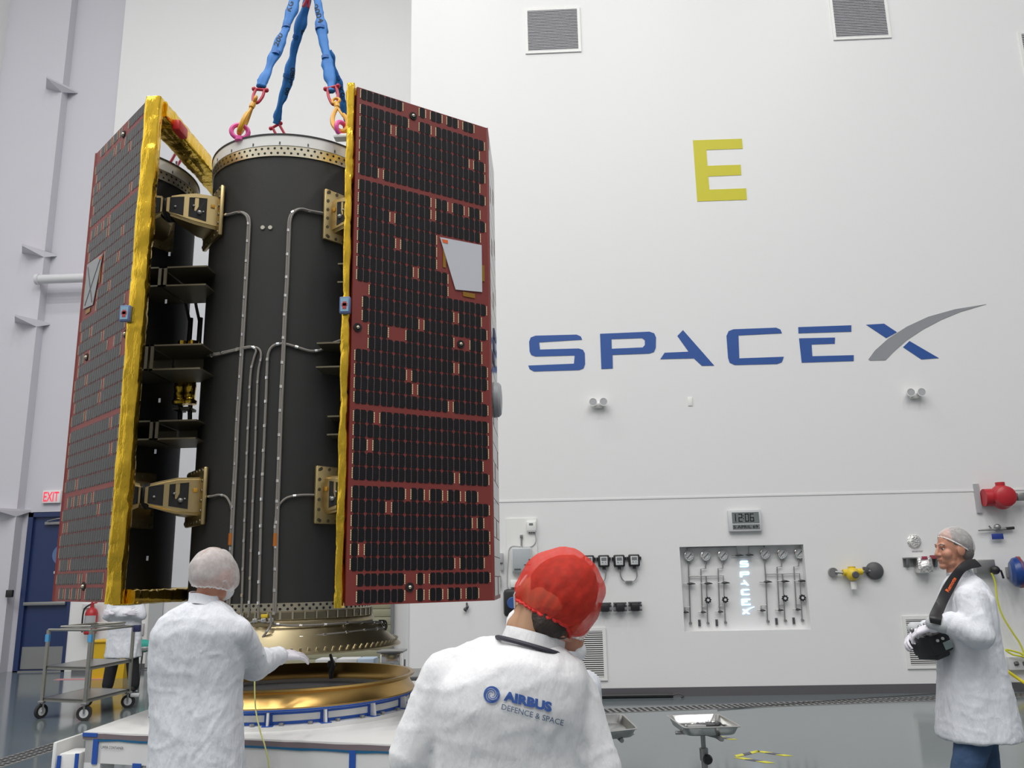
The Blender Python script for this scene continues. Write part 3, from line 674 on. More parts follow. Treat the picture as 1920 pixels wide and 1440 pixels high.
Q = Matrix.Rotation(R(72), 3, 'Z')
mb = MB(); mb.lathe([(0,-.09),(.13,-.09),(.185,-.05),(.2,0),(.185,.05),(.13,.09),(0,.09)], c+Vector((0,-.22,0)), 30, M=Q @ Matrix.Rotation(R(90),3,'X')); mb.build('drum', M_dglove, t)
mb = MB(); mb.lathe([(.19,-.02),(.206,-.02),(.206,.02),(.19,.02)], c+Vector((.03,-.21,0)), 30, M=Q @ Matrix.Rotation(R(90),3,'X'), closed=True); mb.build('rim', mat('dark_red_rim', (.25,.03,.03), .4), t)
mb = MB(); mb.tube([c+Vector((.12,-.2,-.16)), c+Vector((.13,-.2,-.27))], .008, 6); mb.lathe([(.02,-.01),(.035,-.01),(.035,.01),(.02,.01)], c+Vector((.12,-.2,-.30)), 14, M=Matrix.Rotation(R(90),3,'X'), closed=True); mb.build('hook', M_chrome, t)
mb = MB(); mb.rbox(c+Vector((0,-.06,0)), (.1,.12,.14), .01); mb.build('mount', M_plate, t)
mb = MB()
pts = [(1210,660,.12),(1235,730,.12),(1250,850,.12),(1285,960,.12),(1350,1070,.12),(1410,1160,.12),(1438,1240,.12),(1400,1225,.12),(1310,1205,.13),(1360,1240,.14),(1445,1262,.14),(1475,1330,.1)]
mb.tube(spline([g6(x, y, o) for x, y, o in pts], 6), .012, 8); one(mb, 'air_hose', M_hose, 'thin yellow hose hanging down the wall behind the man with the remote', 'hose')
mb = MB(); mb.tube(spline([g6(1325,1360,.10), g6(1390,1405,.11), g6(1450,1445,.15), g6(1520,1480,.2)], 6), .02, 8); one(mb, 'floor_hose', mat('bright_yellow_hose', (.75,.65,.02), .5), 'bright yellow hose end above the baseboard at the right edge', 'hose')
a = g6(1310, 1255); b = g6(1500, 1345); t = thing('outlet_strip', 'grey wall outlet strip low at the right edge behind the white coat', 'outlet', (a.x, WY, b.z))
mb = MB(); mb.rbox(((a.x+b.x)/2, WY-.04, (a.z+b.z)/2), (b.x-a.x, .08, a.z-b.z), .01); mb.build('box', M_lgrey, t)
for k in (.25,.6,.9): mb = MB(); mb.cyl((a.x+(b.x-a.x)*k, WY-.08, b.z+.1), (a.x+(b.x-a.x)*k, WY-.1, b.z+.07), .03, 10); mb.build('socket', M_dgrey, t)
# =====================================================================  THE TWO SATELLITES
TOPS = [.002] + [.105+.0797*i for i in range(6)] + [.609+.082*i for i in range(17)] + [2.032+.0814*i for i in range(5)] + [2.466+.0788*i for i in range(6)] + [2.949, 3.036]
PITCH = [.076] + [.0797]*6 + [.082]*17 + [.0814]*5 + [.0788]*6 + [.072, .076]
GAPS = {0:[7,8,9,11,14,17,20,21],1:[8,9,12],2:[5,21],3:[19],5:[21],6:[3],7:[12,15,18,21],8:[12],9:[5,21],11:[6],13:[9],16:[16,21],17:[10],18:[5,6,7,16,17,18,21],19:[21],20:[16],21:[8],22:[9,21],23:[15],24:[3],26:[2],27:[21],28:[16],29:[8,11,14,17,20,21],30:[5],31:[19,21],33:[1],34:[16,21],35:[0,8,9,11],36:[0,8,9,11,14,17,20,21]}
for r in (10,11,12): GAPS.setdefault(r, []).extend(range(13, 22))
for r in (13,14): GAPS.setdefault(r, []).extend(range(15, 22))
for r in (15,18,19): GAPS.setdefault(r, []).extend([0,1])
for r in (16,17): GAPS.setdefault(r, []).append(0)
CW = .0414
def satellite(side, F0, O0, base_back, O_back, z0, z1, labels):
    s = side                                             # -1: left, +1: right; outward is s*X
    xb, yb = F0; xo, yo = O0
    t = thing('satellite', labels, 'satellite', ((xb+xo)/2, (yb+base_back)/2, z0))
    dirv = Vector((xo-xb, yo-yb, 0)); W = dirv.length; dirv.normalize()
    nrm = Vector((dirv.y*s, -dirv.x*s, 0))
    Hh = z1 - z0
    P = lambda u, v, o=0.: Vector((xb, yb, z1)) + dirv*u - Vector((0,0,v)) + nrm*o
    # body core
    pl = [(xb, yb), (xo, yo), (xo, O_back), (xb, base_back)]
    ins = .02
    cx = (xb+xo)/2; cy = (yb+base_back)/2
    q = [Vector((x+(cx-x)*.04, y+(cy-y)*.03, 0)) for x, y in pl]
    mb = MB(); mb.rings([[p + Vector((0,0,z0+.01)) for p in q], [p + Vector((0,0,z1-.01)) for p in q]]); mb.build('body', M_dgrey, t, 0)
    # side panel facing the camera
    mb = MB(); th = .018
    mb.rings([[P(0,0), P(W,0), P(W,0,-th), P(0,0,-th)], [P(0,Hh), P(W,Hh), P(W,Hh,-th), P(0,Hh,-th)]]); pan = mb.build('solar_panel', M_panel, t, 0)
    cells = MB(); con = MB(); gold = MB()   # bare cells, interconnect dashes and contact strips: one printed pattern
    sc = W/.955
    present = lambda r, c: 0 <= c < 22 and c not in GAPS.get(r, [])
    for r in range(37):
        vt = TOPS[r]; h = PITCH[r]
        for c in range(22):
            if not present(r, c): continue
            u0 = (.024 + c*CW)*sc; u1 = u0 + CW*sc; e = .0022; k = .0085
            a, b = u0+e, u1-e; v0, v1 = vt+.0018, vt+h-.0018
            ol = present(r, c-1); orr = present(r, c+1)
            kl = k if (c % 2 == 0) else .002; kr = k if (c % 2 == 1) else .006
            pts = [P(a+kl,v0,.002), P(b-kr,v0,.002), P(b,v0+kr*1.4,.002), P(b,v1-kr*1.4,.002), P(b-kr,v1,.002), P(a+kl,v1,.002), P(a,v1-kl*1.4,.002), P(a,v0+kl*1.4,.002)]
            n = len(cells.v); cells.v += pts; cells.f.append(list(range(n, n+8)))
            if orr:
                for i in range(5):
                    w0 = vt + h*(.12+.16*i); w1 = w0 + h*.10
                    con.add([P(u1-.0017,w0,.0025),P(u1+.0017,w0,.0025),P(u1+.0017,w1,.0025),P(u1-.0017,w1,.0025)], [(0,1,2,3)])
            for edge, uu in ((not ol, u0-.005), (not orr, u1+.001)):
                if edge and 0 < uu < W-.01:
                    for i in range(5):
                        w0 = vt + h*(.13+.155*i); w1 = w0 + h*.125
                        gold.add([P(uu,w0,.0025),P(uu+.0058,w0,.0025),P(uu+.0058,w1,.0025),P(uu,w1,.0025)], [(0,1,2,3)])
    cells.use(1).add(con.v, con.f); cells.use(2).add(gold.v, gold.f)
    cells.build('solar_cells', [M_cell, M_cont, M_contg], pan, 0, fix=False)
    for u, v in ((.392,.083),(.036,1.55),(.74,1.556),(.391,3.03)):
        c = P(u*sc, v, .0)
        mb = MB(); x, y, d = frame_from(nrm); Q = Matrix((x, y, d)).transposed()
        mb.lathe([(.0,.006),(.026,.006),(.026,.0)], c, 20, M=Q); f = mb.build('mounting_socket', M_hole, pan)
        mb = MB(); mb.ball(c + nrm*.006, (.013,.013,.011), 12, 8); mb.build('screw', M_alu, pan)
    # white trapezoid radiator patch with tape
    mb = MB(); pq = [P(u*sc, v, .004) for u, v in ((.588,.874),(.903,.864),(.903,1.186),(.703,1.204))]; mb.poly(pq, nrm*.004)
    patch = mb.build('radiator_patch', M_patch if s > 0 else mat('grey_radiator_patch', (.30,.31,.32), .35), t, 0)
    mb = MB()
    for u, v, w, h in ((.60,.885,.045,.022),):
        mb.poly([P(u*sc,v,.009),P((u+w)*sc,v-.001,.009),P((u+w)*sc,v+h,.009),P((u+.01)*sc,v+h,.009)], nrm*.001)
    mb.build('orange_label', M_orange, patch, 0)
    kt = mat('kapton_tape_ochre', (.30,.15,.01), .4)
    for u, v, w, h in ((.905,1.0,.02,.11),(.76,1.207,.09,.03),(.612,.95,.02,.12)):
        mb = MB(); mb.poly([P(u*sc,v,.0035),P((u+w)*sc,v,.0035),P((u+w)*sc,v+h,.0035),P(u*sc,v+h,.0035)], nrm*.001); mb.build('kapton_tape', kt, patch, 0)
    if s < 0:
        mb = MB()
        for (u0,v0),(u1,v1) in (((.63,.90),(.87,1.17)),((.88,.89),(.72,1.18))):
            a = P(u0*sc,v0,.009); b = P(u1*sc,v1,.009); e = (b-a).normalized().cross(nrm)*.005
            mb.poly([a-e,b-e,b+e,a+e], nrm*.001)
        mb.build('cross_line', M_dgrey, patch, 0)
    # narrow outer panel with its own cells
    oo = Vector((s,0,0)); D = O_back - yo
    mb = MB(); mb.box((min(xo,xo+s*.012), yo, z0), (max(xo,xo+s*.012), O_back, z1)); mb.use(1); nc = 8
    for r in range(26):
        for c in range(nc):
            if (r*7+c*5) % 13 == 0: continue
            y0 = yo + .02 + c*(D-.04)/nc; y1 = y0 + (D-.04)/nc - .006; v1 = z1-.02-r*.1185; v0 = v1-.112
            if v0 < z0: continue
            X = xo + s*.014; mb.add([(X,y0,v0),(X,y1,v0),(X,y1,v1),(X,y0,v1)], [(0,1,2,3)])
    mb.build('outer_panel', [M_panel, M_cell], t, 0, fix=False)
    if s > 0:
        c = aty(922, 750, yo+.30); mb = MB(); mb.lathe([(0,.05),(.05,.05),(.10,.045),(.115,.03),(.12,0)], (xo+.012, yo+.30, c.z), 32, M=Matrix.Rotation(R(90),3,'Y')); mb.build('round_nozzle', M_grey, t)
        for k in range(3): mb = MB(); mb.rbox((xo+.016, yo+.25+.05*k, c.z+.26+.1*k), (.01,.14,.07), .003); mb.build('tape_piece', mat('slate_tape', (.10,.11,.20), .5) if k == 0 else bpy.data.materials['slate_tape'], t)
    # back side panel
    mb = MB(); mb.rings([[Vector((xo,O_back,z0)),Vector((xb,base_back,z0)),Vector((xb,base_back-.02,z0)),Vector((xo,O_back-.02,z0))],[Vector((xo,O_back,z1)),Vector((xb,base_back,z1)),Vector((xb,base_back-.02,z1)),Vector((xo,O_back-.02,z1))]]); mb.build('solar_panel', M_panel, t, 0)
    # base platform: mirror face towards the cylinder, foil-wrapped edges
    xm = xb - s*(.085 if s < 0 else .062)
    a, b = sorted((xb - s*.004, (-2.465 if s < 0 else xm + s*.004)))
    mb = MB(); mb.box((a, yb+.05, z0+.03), (b, base_back-.05, z1-.03)); mb.build('base_platform', M_dgrey, t, 0)
    xk = -2.460 if s < 0 else xm                         # the mirror lies recessed behind the foil lip
    mb = MB(); mb.box((min(xk, xk+s*.004), yb+.035, z0+.02), (max(xk, xk+s*.004), base_back-.03, z1-.02)); mi = mb.build('mirror_radiator', M_mirror, t, 0)
    rr = random.Random(3)
    if s < 0:
        for k in range(9): mb = MB(); mb.cbox((xk-s*.003, yb+.42+rr.uniform(-.01,.01), z0+.25+k*.33), (.008,.010,.028)); mb.build('silver_clamp', M_clip, mi, 0)
    # crumpled foil wrap along the front edge
    def foil(p0, p1, w, h, name, seed, nx=90, ax=None):
        p0, p1 = Vector(p0), Vector(p1); L = (p1-p0).length; d = (p1-p0).normalized()
        A, B = ax; n = 20; rs = []
        for i in range(nx+1):
            c = p0 + d*(L*i/nx); ring = []
            for k in range(n):
                an = 2*math.pi*k/n; ca, sa = math.cos(an), math.sin(an)
                e = .35
                x_ = (abs(ca)**e)*math.copysign(1, ca)*w/2; y_ = (abs(sa)**e)*math.copysign(1, sa)*h/2
                q = c + A*x_ + B*y_
                nz = noise.noise(Vector((q.x*7,q.y*7,q.z*3.2+seed)))*.006 + noise.noise(Vector((q.x*22,q.y*22,q.z*8+seed)))*.0055
                rd = abs(noise.noise(Vector((q.x*14+seed,q.y*14,q.z*5))))
                nz -= (rd < .05)*.005
                ring.append(q + (A*ca + B*sa)*nz)
            rs.append(ring)
        mb = MB(); mb.rings(rs); return mb.build(name, M_foil, t, 70)
    X, Y, Z = Vector((1,0,0)), Vector((0,1,0)), Vector((0,0,1))
    wv = abs(xm-xb)
    foil(((xb+xm)/2-s*.004, yb+.008, z0-.01), ((xb+xm)/2-s*.004, yb+.008, z1+.012), wv+(.012 if s < 0 else -.016), .075, 'foil_edge', 3.1 if s > 0 else 8.4, 140, (X, Y))
    foil(((xb+xm)/2-s*.01, yb+.05, z1-.04), ((xb+xm)/2-s*.01, base_back-.02, z1-.04), wv+.03, .115, 'foil_edge', 5.7, 60, (X, Z))
    if s < 0: foil(((xb+xm)/2-s*.02, yb+.05, z0+.025), ((xb+xm)/2-s*.02, yb+1.3, z0+.025), wv+.07, .085, 'foil_edge', 1.7, 60, (X, Z))
    foil(((xb+xm)/2-s*.002, base_back, z0), ((xb+xm)/2-s*.002, base_back, z1), wv+.01, .06, 'foil_edge', 2.2, 60, (X, Y))
    if s < 0:                                            # foil-wrapped strut and release gear on the mirror face
        A = lambda px, py, o=.035: atx(px, py, xk+o)
        mb = MB(); pp = spline([A(362,640), A(359,680), A(357,715), A(356,742), A(355,758)], 6)
        mb.tube(pp, [.036+.006*noise.noise(Vector((i*.4,3,1)))+(.014 if i > 20 else 0) for i in range(len(pp))], 14); mb.v = [v + Vector((noise.noise(Vector((v.x*50,v.y*50,v.z*7)))*.009, noise.noise(Vector((v.y*50,v.x*50,v.z*8)))*.009, 0)) for v in mb.v]; mb.build('foil_wrapped_strut', M_foil, t, 60)
        for pts_, r_ in (((( 363,545),(368,575),(374,603)), .011), (((376,596),(374,625),(372,652)), .018), (((357,760),(356,775),(356,790)), .016)): mb = MB(); mb.tube([A(*p_) for p_ in pts_], r_, 8); mb.build('release_strut', M_black, t)
        mb = MB(); mb.rbox(A(355,768), (.05,.12,.02), .004); mb.build('strut_clamp', M_bdark, t)
    # small blue box with a red emblem on the foil edge
    v = (z1-2.98) if s < 0 else 3.02
    zc = aty(255 if s < 0 else 653, 588 if s < 0 else 573, yb-.04).z
    mb = MB(); bx = (xb+xm)/2 - s*.0 + (.0 if s > 0 else -.045); mb.rbox((bx, yb-.045, zc), (.062,.03,.10), .005); bo = mb.build('camera_box', mat('steel_blue_box', (.12,.17,.34), .4), t)
    mb = MB(); mb.cbox((bx, yb-.0615, zc-.0), (.046,.002,.08)); mb.build('pale_face', mat('pale_blue_face', (.25,.42,.55), .4), bo, 0)
    mb = MB(); mb.rbox((bx, yb-.063, zc-.004), (.022,.002,.045), .0008); mb.rbox((bx, yb-.063, zc+.0), (.034,.002,.018), .0008); mb.build('emblem', mat('emblem_red', (.42,.05,.05), .5), bo, 0)
    # red cap tag on the top edge
    if s < 0:
        c = atx(335, 254, xm+.03); mb = MB(); mb.rbox((xm+.035, c.y, z1-.085), (.055,.14,.075), .012); mb.build('red_cover', mat('red_remove_cover', (.55,.02,.02), .4), t)
    return t
SATL = satellite(-1, (-2.487, 4.83), (-3.16, 5.48), 6.75, 6.10, 1.505, 4.625, 'left tall satellite, grey-sheened red solar panel with a gold foil edge and mirrored inner face')
SATR = satellite(1, (-1.105, 4.715), (-.345, 5.27), 6.65, 5.92, 1.465, 4.585, 'right tall satellite, black-celled red solar panel with a white trapezoid patch')
# =====================================================================  THE DISPENSER CYLINDER
CX, CY, CRAD = -1.775, 5.73, .578
ZT, ZB = 4.37, 1.475
D = thing('dispenser_cylinder', 'tall black cylinder between the two satellites with a bronze cone at its foot', 'rocket part', (CX, CY, 1.19))
def oncyl(px, py, r=CRAD, lift=0.):
    d = ray(px, py); rr = r + lift
    ox, oy = CAM.x-CX, CAM.y-CY; a = d.x**2+d.y**2; b = 2*(ox*d.x+oy*d.y); c = ox*ox+oy*oy-rr*rr
    disc = b*b-4*a*c
    t = (-b - math.sqrt(disc))/(2*a) if disc > 0 else -b/(2*a)
    return CAM + d*t
mb = MB(); mb.lathe([(CRAD,ZB),(CRAD,ZT)], (CX,CY,0), 128); mb.lathe([(CRAD-.03,ZT),(CRAD-.03,ZB)], (CX,CY,0), 64); mb.build('tube', M_tube, D)
def drilled(z0, z1, r, rows, n, name, m):
    mb = MB(); mb.lathe([(r-.03,z0),(r,z0),(r,z1),(r-.03,z1)], (CX,CY,0), 128, closed=True); mb.use(1)
    for k in range(n):
        for j in range(rows):
            an = 2*math.pi*(k+.5*(j % 2))/n; z = z0+(z1-z0)*(j+.6)/(rows+.2)
            x, y = math.sin(an), -math.cos(an)
            c = Vector((CX+x*r, CY+y*r, z)); tn = Vector((-y, x, 0)); N = Vector((x, y, 0))
            pts = [c + N*.0012 + tn*(.0085*math.cos(q)) + Vector((0,0,.0085*math.sin(q))) for q in (2*math.pi*i/8 for i in range(8))]
            b = len(mb.v); mb.v += pts; mb.f.append(list(range(b, b+8)))
    return mb.build(name, [m, M_hole], D)
drilled(ZT, ZT+.075, CRAD+.008, 2, 84, 'upper_ring', M_alu)
mb = MB(); mb.lathe([(CRAD-.06,ZT+.075),(CRAD+.012,ZT+.075),(CRAD+.012,ZT+.150),(CRAD-.06,ZT+.150)], (CX,CY,0), 128, closed=True); mb.use(1)
for k in range(20):
    an = 2*math.pi*(k+.3)/20; x, y = math.sin(an), -math.cos(an); mb.cyl((CX+x*(CRAD+.01),CY+y*(CRAD+.01),ZT+.082),(CX+x*(CRAD+.01),CY+y*(CRAD+.01),ZT+.1),.006,6)
up = mb.build('lifting_ring', [M_white, M_dgrey], D)
mb = MB(); mb.lathe([(CRAD-.06,ZT+.150),(CRAD+.017,ZT+.150),(CRAD+.017,ZT+.160),(CRAD-.06,ZT+.160)], (CX,CY,0), 128, closed=True); mb.build('rim_seal', M_black, up)
drilled(ZB-.048, ZB, CRAD+.01, 2, 84, 'lower_ring', M_alu)
mb = MB(); mb.lathe([(CRAD-.02,1.375),(CRAD+.012,1.375),(CRAD+.006,1.427),(CRAD-.02,1.427)], (CX,CY,0), 128, closed=True); mb.use(1)
for k in range(52):
    an = 2*math.pi*k/52; M = Matrix.Translation((CX,CY,0)) @ Matrix.Rotation(an, 4, 'Z'); mb.box((-.028,-CRAD-.016,1.383),(.028,-CRAD-.010,1.42), M)
mb.use(2)
for k in range(52):
    an = 2*math.pi*(k+.5)/52; M = Matrix.Translation((CX,CY,0)) @ Matrix.Rotation(an, 4, 'Z'); mb.box((-.005,-CRAD-.022,1.38),(.005,-CRAD-.010,1.424), M)
mb.build('notched_ring', [M_cone, M_bdark, M_alu], D)
mb = MB(); mb.lathe([(CRAD-.03,1.378),(CRAD+.014,1.378),(CRAD+.030,1.37),(CRAD+.034,1.355),(CRAD+.030,1.342),(CRAD+.040,1.33),(CRAD+.195,1.205),(CRAD+.209,1.195),(CRAD+.209,1.187),(CRAD+.15,1.187),(CRAD-.03,1.32)], (CX,CY,0), 128, closed=True); mb.use(1)
for k in range(96):
    an = 2*math.pi*k/96; M = Matrix.Translation((CX,CY,1.205)) @ Matrix.Rotation(an, 4, 'Z') @ Matrix.Translation((0,-CRAD-.185,.012)) @ Matrix.Rotation(R(38), 4, 'X'); mb.box((-.007,-.003,-.022),(.007,.004,.014), M)
mb.build('adapter_cone', [M_cone, M_alu], D)

# cable harnesses following the skin of the cylinder
def harness(px, name='cable_harness', r=.0085, step=.115, kap=None, rad=CRAD, n2=0):
    pts = spline([oncyl(x, y, rad, .012) for x, y in px], 6)
    mb = MB(); mb.tube(pts, r, 8)
    if n2: mb.tube([p + Vector((.013,-.003,0)) for p in pts], r*.8, 6)
    mb.use(1); acc = .03
    for a, b in zip(pts, pts[1:]):
        acc += (b-a).length
        if acc > step: acc = 0; d = (b-a).normalized(); mb.tube([b - d*.009, b + d*.009], r*1.35, 8)
    o = mb.build(name, [M_cable, M_clip], D)
    if kap:
        mb = MB(); mb.tube([oncyl(x, y, rad, .013) for x, y in kap], r*1.7, 8); mb.build('kapton_wrap', M_kapton, o)
harness([(398,406),(425,403),(447,398),(460,403),(465,416),(464,445),(461,500),(457,570),(453,640),(448,720),(443,800),(440,870),(436,940),(433,1000),(429,1090),(426,1140)], kap=[(433,1000),(432,1022)], n2=1)
harness([(640,414),(610,402),(580,396),(562,392),(549,398),(542,412),(540,440),(537,520),(533,590),(529,680),(525,770),(522,860),(519,940),(517,1000),(515,1080),(513,1150)], kap=[(517,1000),(516,1024)], n2=1)
harness([(345,648),(368,660),(395,664),(420,660),(450,653),(470,650),(480,657),(476,672),(470,700),(467,760),(463,850),(460,940),(456,1050),(453,1140),(452,1158)], r=.007)
harness([(350,652),(372,664),(396,667),(422,662),(455,654),(478,651),(488,658),(489,672),(484,700),(481,760),(478,850),(474,940),(470,1050),(467,1140),(465,1158)], r=.007)
harness([(642,637),(620,645),(602,656),(582,658),(560,652),(535,645),(515,647),(504,660),(501,685),(499,740),(495,830),(491,920),(488,1020),(485,1120),(484,1160)])
harness([(362,931),(392,931),(410,928),(423,931),(431,943),(435,957)], r=.007)
harness([(618,931),(585,928),(556,929),(535,935),(521,952),(516,980),(515,1000)], r=.007)
harness([(452,1158),(466,1168),(484,1164),(505,1168),(540,1173),(590,1172),(650,1168),(700,1166),(718,1168)], rad=CRAD+.035, r=.007, step=.12)
harness([(506,1150),(508,1172),(496,1190),(494,1196),(510,1198),(540,1196),(580,1193),(640,1187),(700,1180),(722,1176)], rad=CRAD+.075, r=.007, step=.12)
q = oncyl(495, 1163, CRAD+.03, .02)
for dx in (-.05, 0, .045): mb = MB(); mb.rbox(q + Vector((dx,0,.0)), (.03,.03,.025), .006); mb.build('connector', M_chrome, D)
mb = MB(); q = oncyl(496, 1155, CRAD+.02, .02); mb.rbox(q, (.04,.02,.02), .004); mb.build('yellow_tag', M_gdet, D)
mb = MB(); q = oncyl(718, 1172, CRAD+.06, .02)
for k in range(4): mb.tube([q + Vector((.025*math.cos(a+k), .02*math.sin(a*1.3), .03*math.sin(a+k*.5))) for a in (x*.5 for x in range(13))], .005, 6)
mb.build('coiled_cable_end', M_cable, D)
wm = mat('pale_washer', (.55,.53,.42), .5)
for x in (493, 507):
    mb = MB(); c = oncyl(x, 427); N = Vector((c.x-CX, c.y-CY, 0)).normalized(); mb.cyl(c - N*.002, c + N*.008, .0135, 14); mb.build('washer', wm, D)

# hinge brackets: bolted plate on the tube, tapered arm reaching to the satellite
def bracket(ang, zc, xs, mat_, s):
    M = Matrix.Translation((CX, CY, zc)) @ Matrix.Rotation(R(ang), 4, 'Z')
    fl = MB(); fl.rbox((0, -CRAD-.004, 0), (.37, .03, .36), .01, None); fl.v = [M @ q for q in fl.v]; fl.use(1); ho = fl
    for i in range(6):
        for (x, z) in ((-.165, -.155+i*.062), (.165, -.155+i*.062), (-.155+i*.062, .16), (-.155+i*.062, -.16)):
            ho.cyl(M @ Vector((x, -CRAD-.015, z)), M @ Vector((x, -CRAD-.024, z)), .011, 8)
    b = fl.build('hinge_bracket', [mat_, M_bdark], D)
    # arm: hollow tapered box along the plate normal, ending at the mirror face
    Nn = (M.to_3x3() @ Vector((0,-1,0))).normalized(); Tt = (M.to_3x3() @ Vector((-s,0,0))).normalized()   # Tt points to the camera side
    p0 = M @ Vector((0, -CRAD-.015, 0))
    def pt(k, w, h):                                     # k: 0 at the plate, 1 at the mirror plane
        a = p0 + Tt*w; L = (xs - s*.0 - .012*s*-1 - a.x)/Nn.x if abs(Nn.x) > .1 else .2
        L = ((xs - s*.014) - a.x)/Nn.x
        return a + Nn*(L*k) + Vector((0,0,h))
    def loop(k, w, h): return [pt(k,-w,-h), pt(k,w,-h), pt(k,w,h), pt(k,-w,h)]
    rs = [loop(0,.125,.120), loop(.40,.120,.112), loop(.72,.098,.088), loop(1.,.072,.066)]
    bm = bmesh.new(); tmp = MB(); tmp.rings(rs)
    vs = [bm.verts.new(q) for q in tmp.v]
    for f in tmp.f: bm.faces.new([vs[i] for i in f])
    bmesh.ops.recalc_face_normals(bm, faces=bm.faces)
    bmesh.ops.bevel(bm, geom=[e for e in bm.edges if abs((e.verts[0].co-e.verts[1].co).normalized().dot(Nn)) > .6], offset=.018, segments=3, affect='EDGES')
    bm.verts.index_update(); a = MB(); a.add([v.co.copy() for v in bm.verts], [[v.index for v in f.verts] for f in bm.faces]); bm.free()
    arm = a.build('hinge_arm', mat_, D)
    KW = [(0,.125),(.40,.120),(.72,.098),(1.,.072)]
    def wid(k):
        for (k0,w0),(k1,w1) in zip(KW, KW[1:]):
            if k <= k1 + 1e-6: return w0+(w1-w0)*(k-k0)/(k1-k0)
    def win(ka, kb, ha, hb, name, m, o):
        ks = [ka] + [k for k, _ in KW if ka < k < kb] + [kb]; hk = lambda k: ha + (hb-ha)*(k-ka)/(kb-ka)
        w = MB(); w.poly([pt(k, wid(k)+o, -hk(k)) for k in ks] + [pt(k, wid(k)+o, hk(k)) for k in reversed(ks)], Tt*.0025); return w.build(name, m, arm, 0)
    win(.20, .53, .082, .066, 'window', M_hole, .001)
    win(.63, .93, .066, .05, 'window', M_hole, .001)
    for k, h, r_ in ((.33,-.03,.022),(.44,.01,.012),(.26,-.02,.010),(.8,-.012,.012)):
        w = MB(); w.ball(pt(k, wid(k)+.003, h), (r_*.8, r_*.8, r_*.7), 10, 6); w.build('mechanism', M_plate, arm)
    w = MB(); q = pt(1., 0, 0); w.cyl((xs-s*.001, q.y, zc), (xs-s*.018, q.y, zc), .082, 20); w.build('joint_pad', M_rubber, arm)
    w = MB(); q = pt(.09, .127, .035); w.rbox(q, (.026,.008,.026), .002, Matrix.Rotation(math.atan2(Tt.y, Tt.x)-R(90), 4, 'Z')); w.build('amber_label', mat('amber_label', (.55,.28,.02), .5), arm)
XL, XR = -2.46, -1.167
bracket(-52, 4.035, XL, M_brack, -1); bracket(-52, 2.13, XL, M_brack, -1)
bracket(52, 3.98, XR, M_brack, 1); bracket(52, 2.12, XR, M_brack, 1)
# guide channels between the tube and the satellites
def channel(x0, x1, y0, y1, z0, z1, front):
    mb = MB(); t = .010
    mb.box((x0,y0,z0),(x1,y1,z0+t)); mb.box((x0,y0,z1-t),(x1,y1,z1)); mb.box((x0,y1-t,z0),(x1,y1,z1))
    mb.box((x0,y0,z0),(x0+front,y0+t,z1)) if front > 0 else mb.box((x1+front,y0,z0),(x1,y0+t,z1))
    mb.build('guide_channel', M_bdark, D, 0)
for zc, h, y0, xr in ((3.55,.135,5.16,-2.17),(2.98,.165,5.06,-2.13),(2.545,.125,5.2,-2.19)):
    channel(-2.452, xr, y0, y0+.36, zc-h/2, zc+h/2, .02)
for zc, h, y0, xl in ((3.55,.135,5.2,-1.32),(2.98,.165,5.12,-1.42),(2.545,.125,5.2,-1.36)):
    channel(xl, -1.17, y0, y0+.34, zc-h/2, zc+h/2, -.02)

# =====================================================================  LIFTING TACKLE
APEX = Vector((-1.76, 5.68, 6.12))
def webbing(px, y0, y1, label, seed, texts, width=.074):
    m = len(px); pts = []
    for i, (x, y) in enumerate(px): pts.append(aty(x, y, y0 + (y1-y0)*i/(m-1)))
    pts = spline(pts, 8); n = len(pts); rs = []
    rad = []
    for i in range(n):
        k = i/n; rad.append(width*.5*(1 + .22*math.sin(k*17+seed) + .10*math.sin(k*41+seed*2)) * (.75 if k < .06 else 1))
    t = thing('lifting_sling', label, 'sling', pts[0], 'blue lifting slings')
    mb = MB(); ring = []; pxv = None
    for i, p in enumerate(pts):
        d = pts[min(i+1,n-1)] - pts[max(i-1,0)]; x, y, d = frame_from(d, Vector((0,1,0)))
        lp = []
        for k in range(16):
            an = 2*math.pi*k/16; r = rad[i]; fold = 1 - .28*abs(math.cos(an*1.0+1.2))**14 if k else 1
            q = p + x*(r*math.cos(an)*fold) + y*(r*.62*math.sin(an)*fold)
            q += (x*math.cos(an)+y*math.sin(an))*noise.noise(q*16+Vector((seed,0,0)))*.010
            lp.append(q)
        ring.append(lp)
    mb.rings(ring); tr = tree_of(mb); sl = mb.build('webbing', M_sling, t, 180)
    for i in (int(n*.35), int(n*.62)):
        mb = MB(); d = (pts[i+1]-pts[i]).normalized(); mb.tube([pts[i]-d*.015, pts[i]+d*.015], rad[i]*1.06, 12, .66); mb.build('sewn_band', mat('dark_blue_band', (.01,.11,.38), .6), t)
    tx = MB()
    for s_, p0, ex, ey in texts: cloth_text(tx, s_, p0, ex, ey, tr, .02, .0025)
    if tx.f: clean(tx).build('print', M_slingt, t, 0)
    return pts
webbing([(489,163),(503,130),(520,92),(535,55),(548,15),(562,-30)], 5.30, 5.62, 'left blue webbing sling above the leftmost red shackle', 1.0,
        [('0', (482,169), (9,0), (1,-6)), ('KG', (490,140), (9,-16), (-8,-4)), ('200', (521,88), (10,-24), (-8,-4)), ('KG', (545,22), (6,-18), (-10,-4))])
webbing([(517,232),(526,196),(540,150),(550,100),(560,60),(574,12),(582,-25)], 6.22, 5.75, 'middle blue webbing sling, behind the cylinder rim', 2.3,
        [('KG', (568,83), (-4,-26), (11,-1)), ('4080', (542,160), (3,-34), (10,1)), ('00', (533,178), (3,-14), (8,1))])
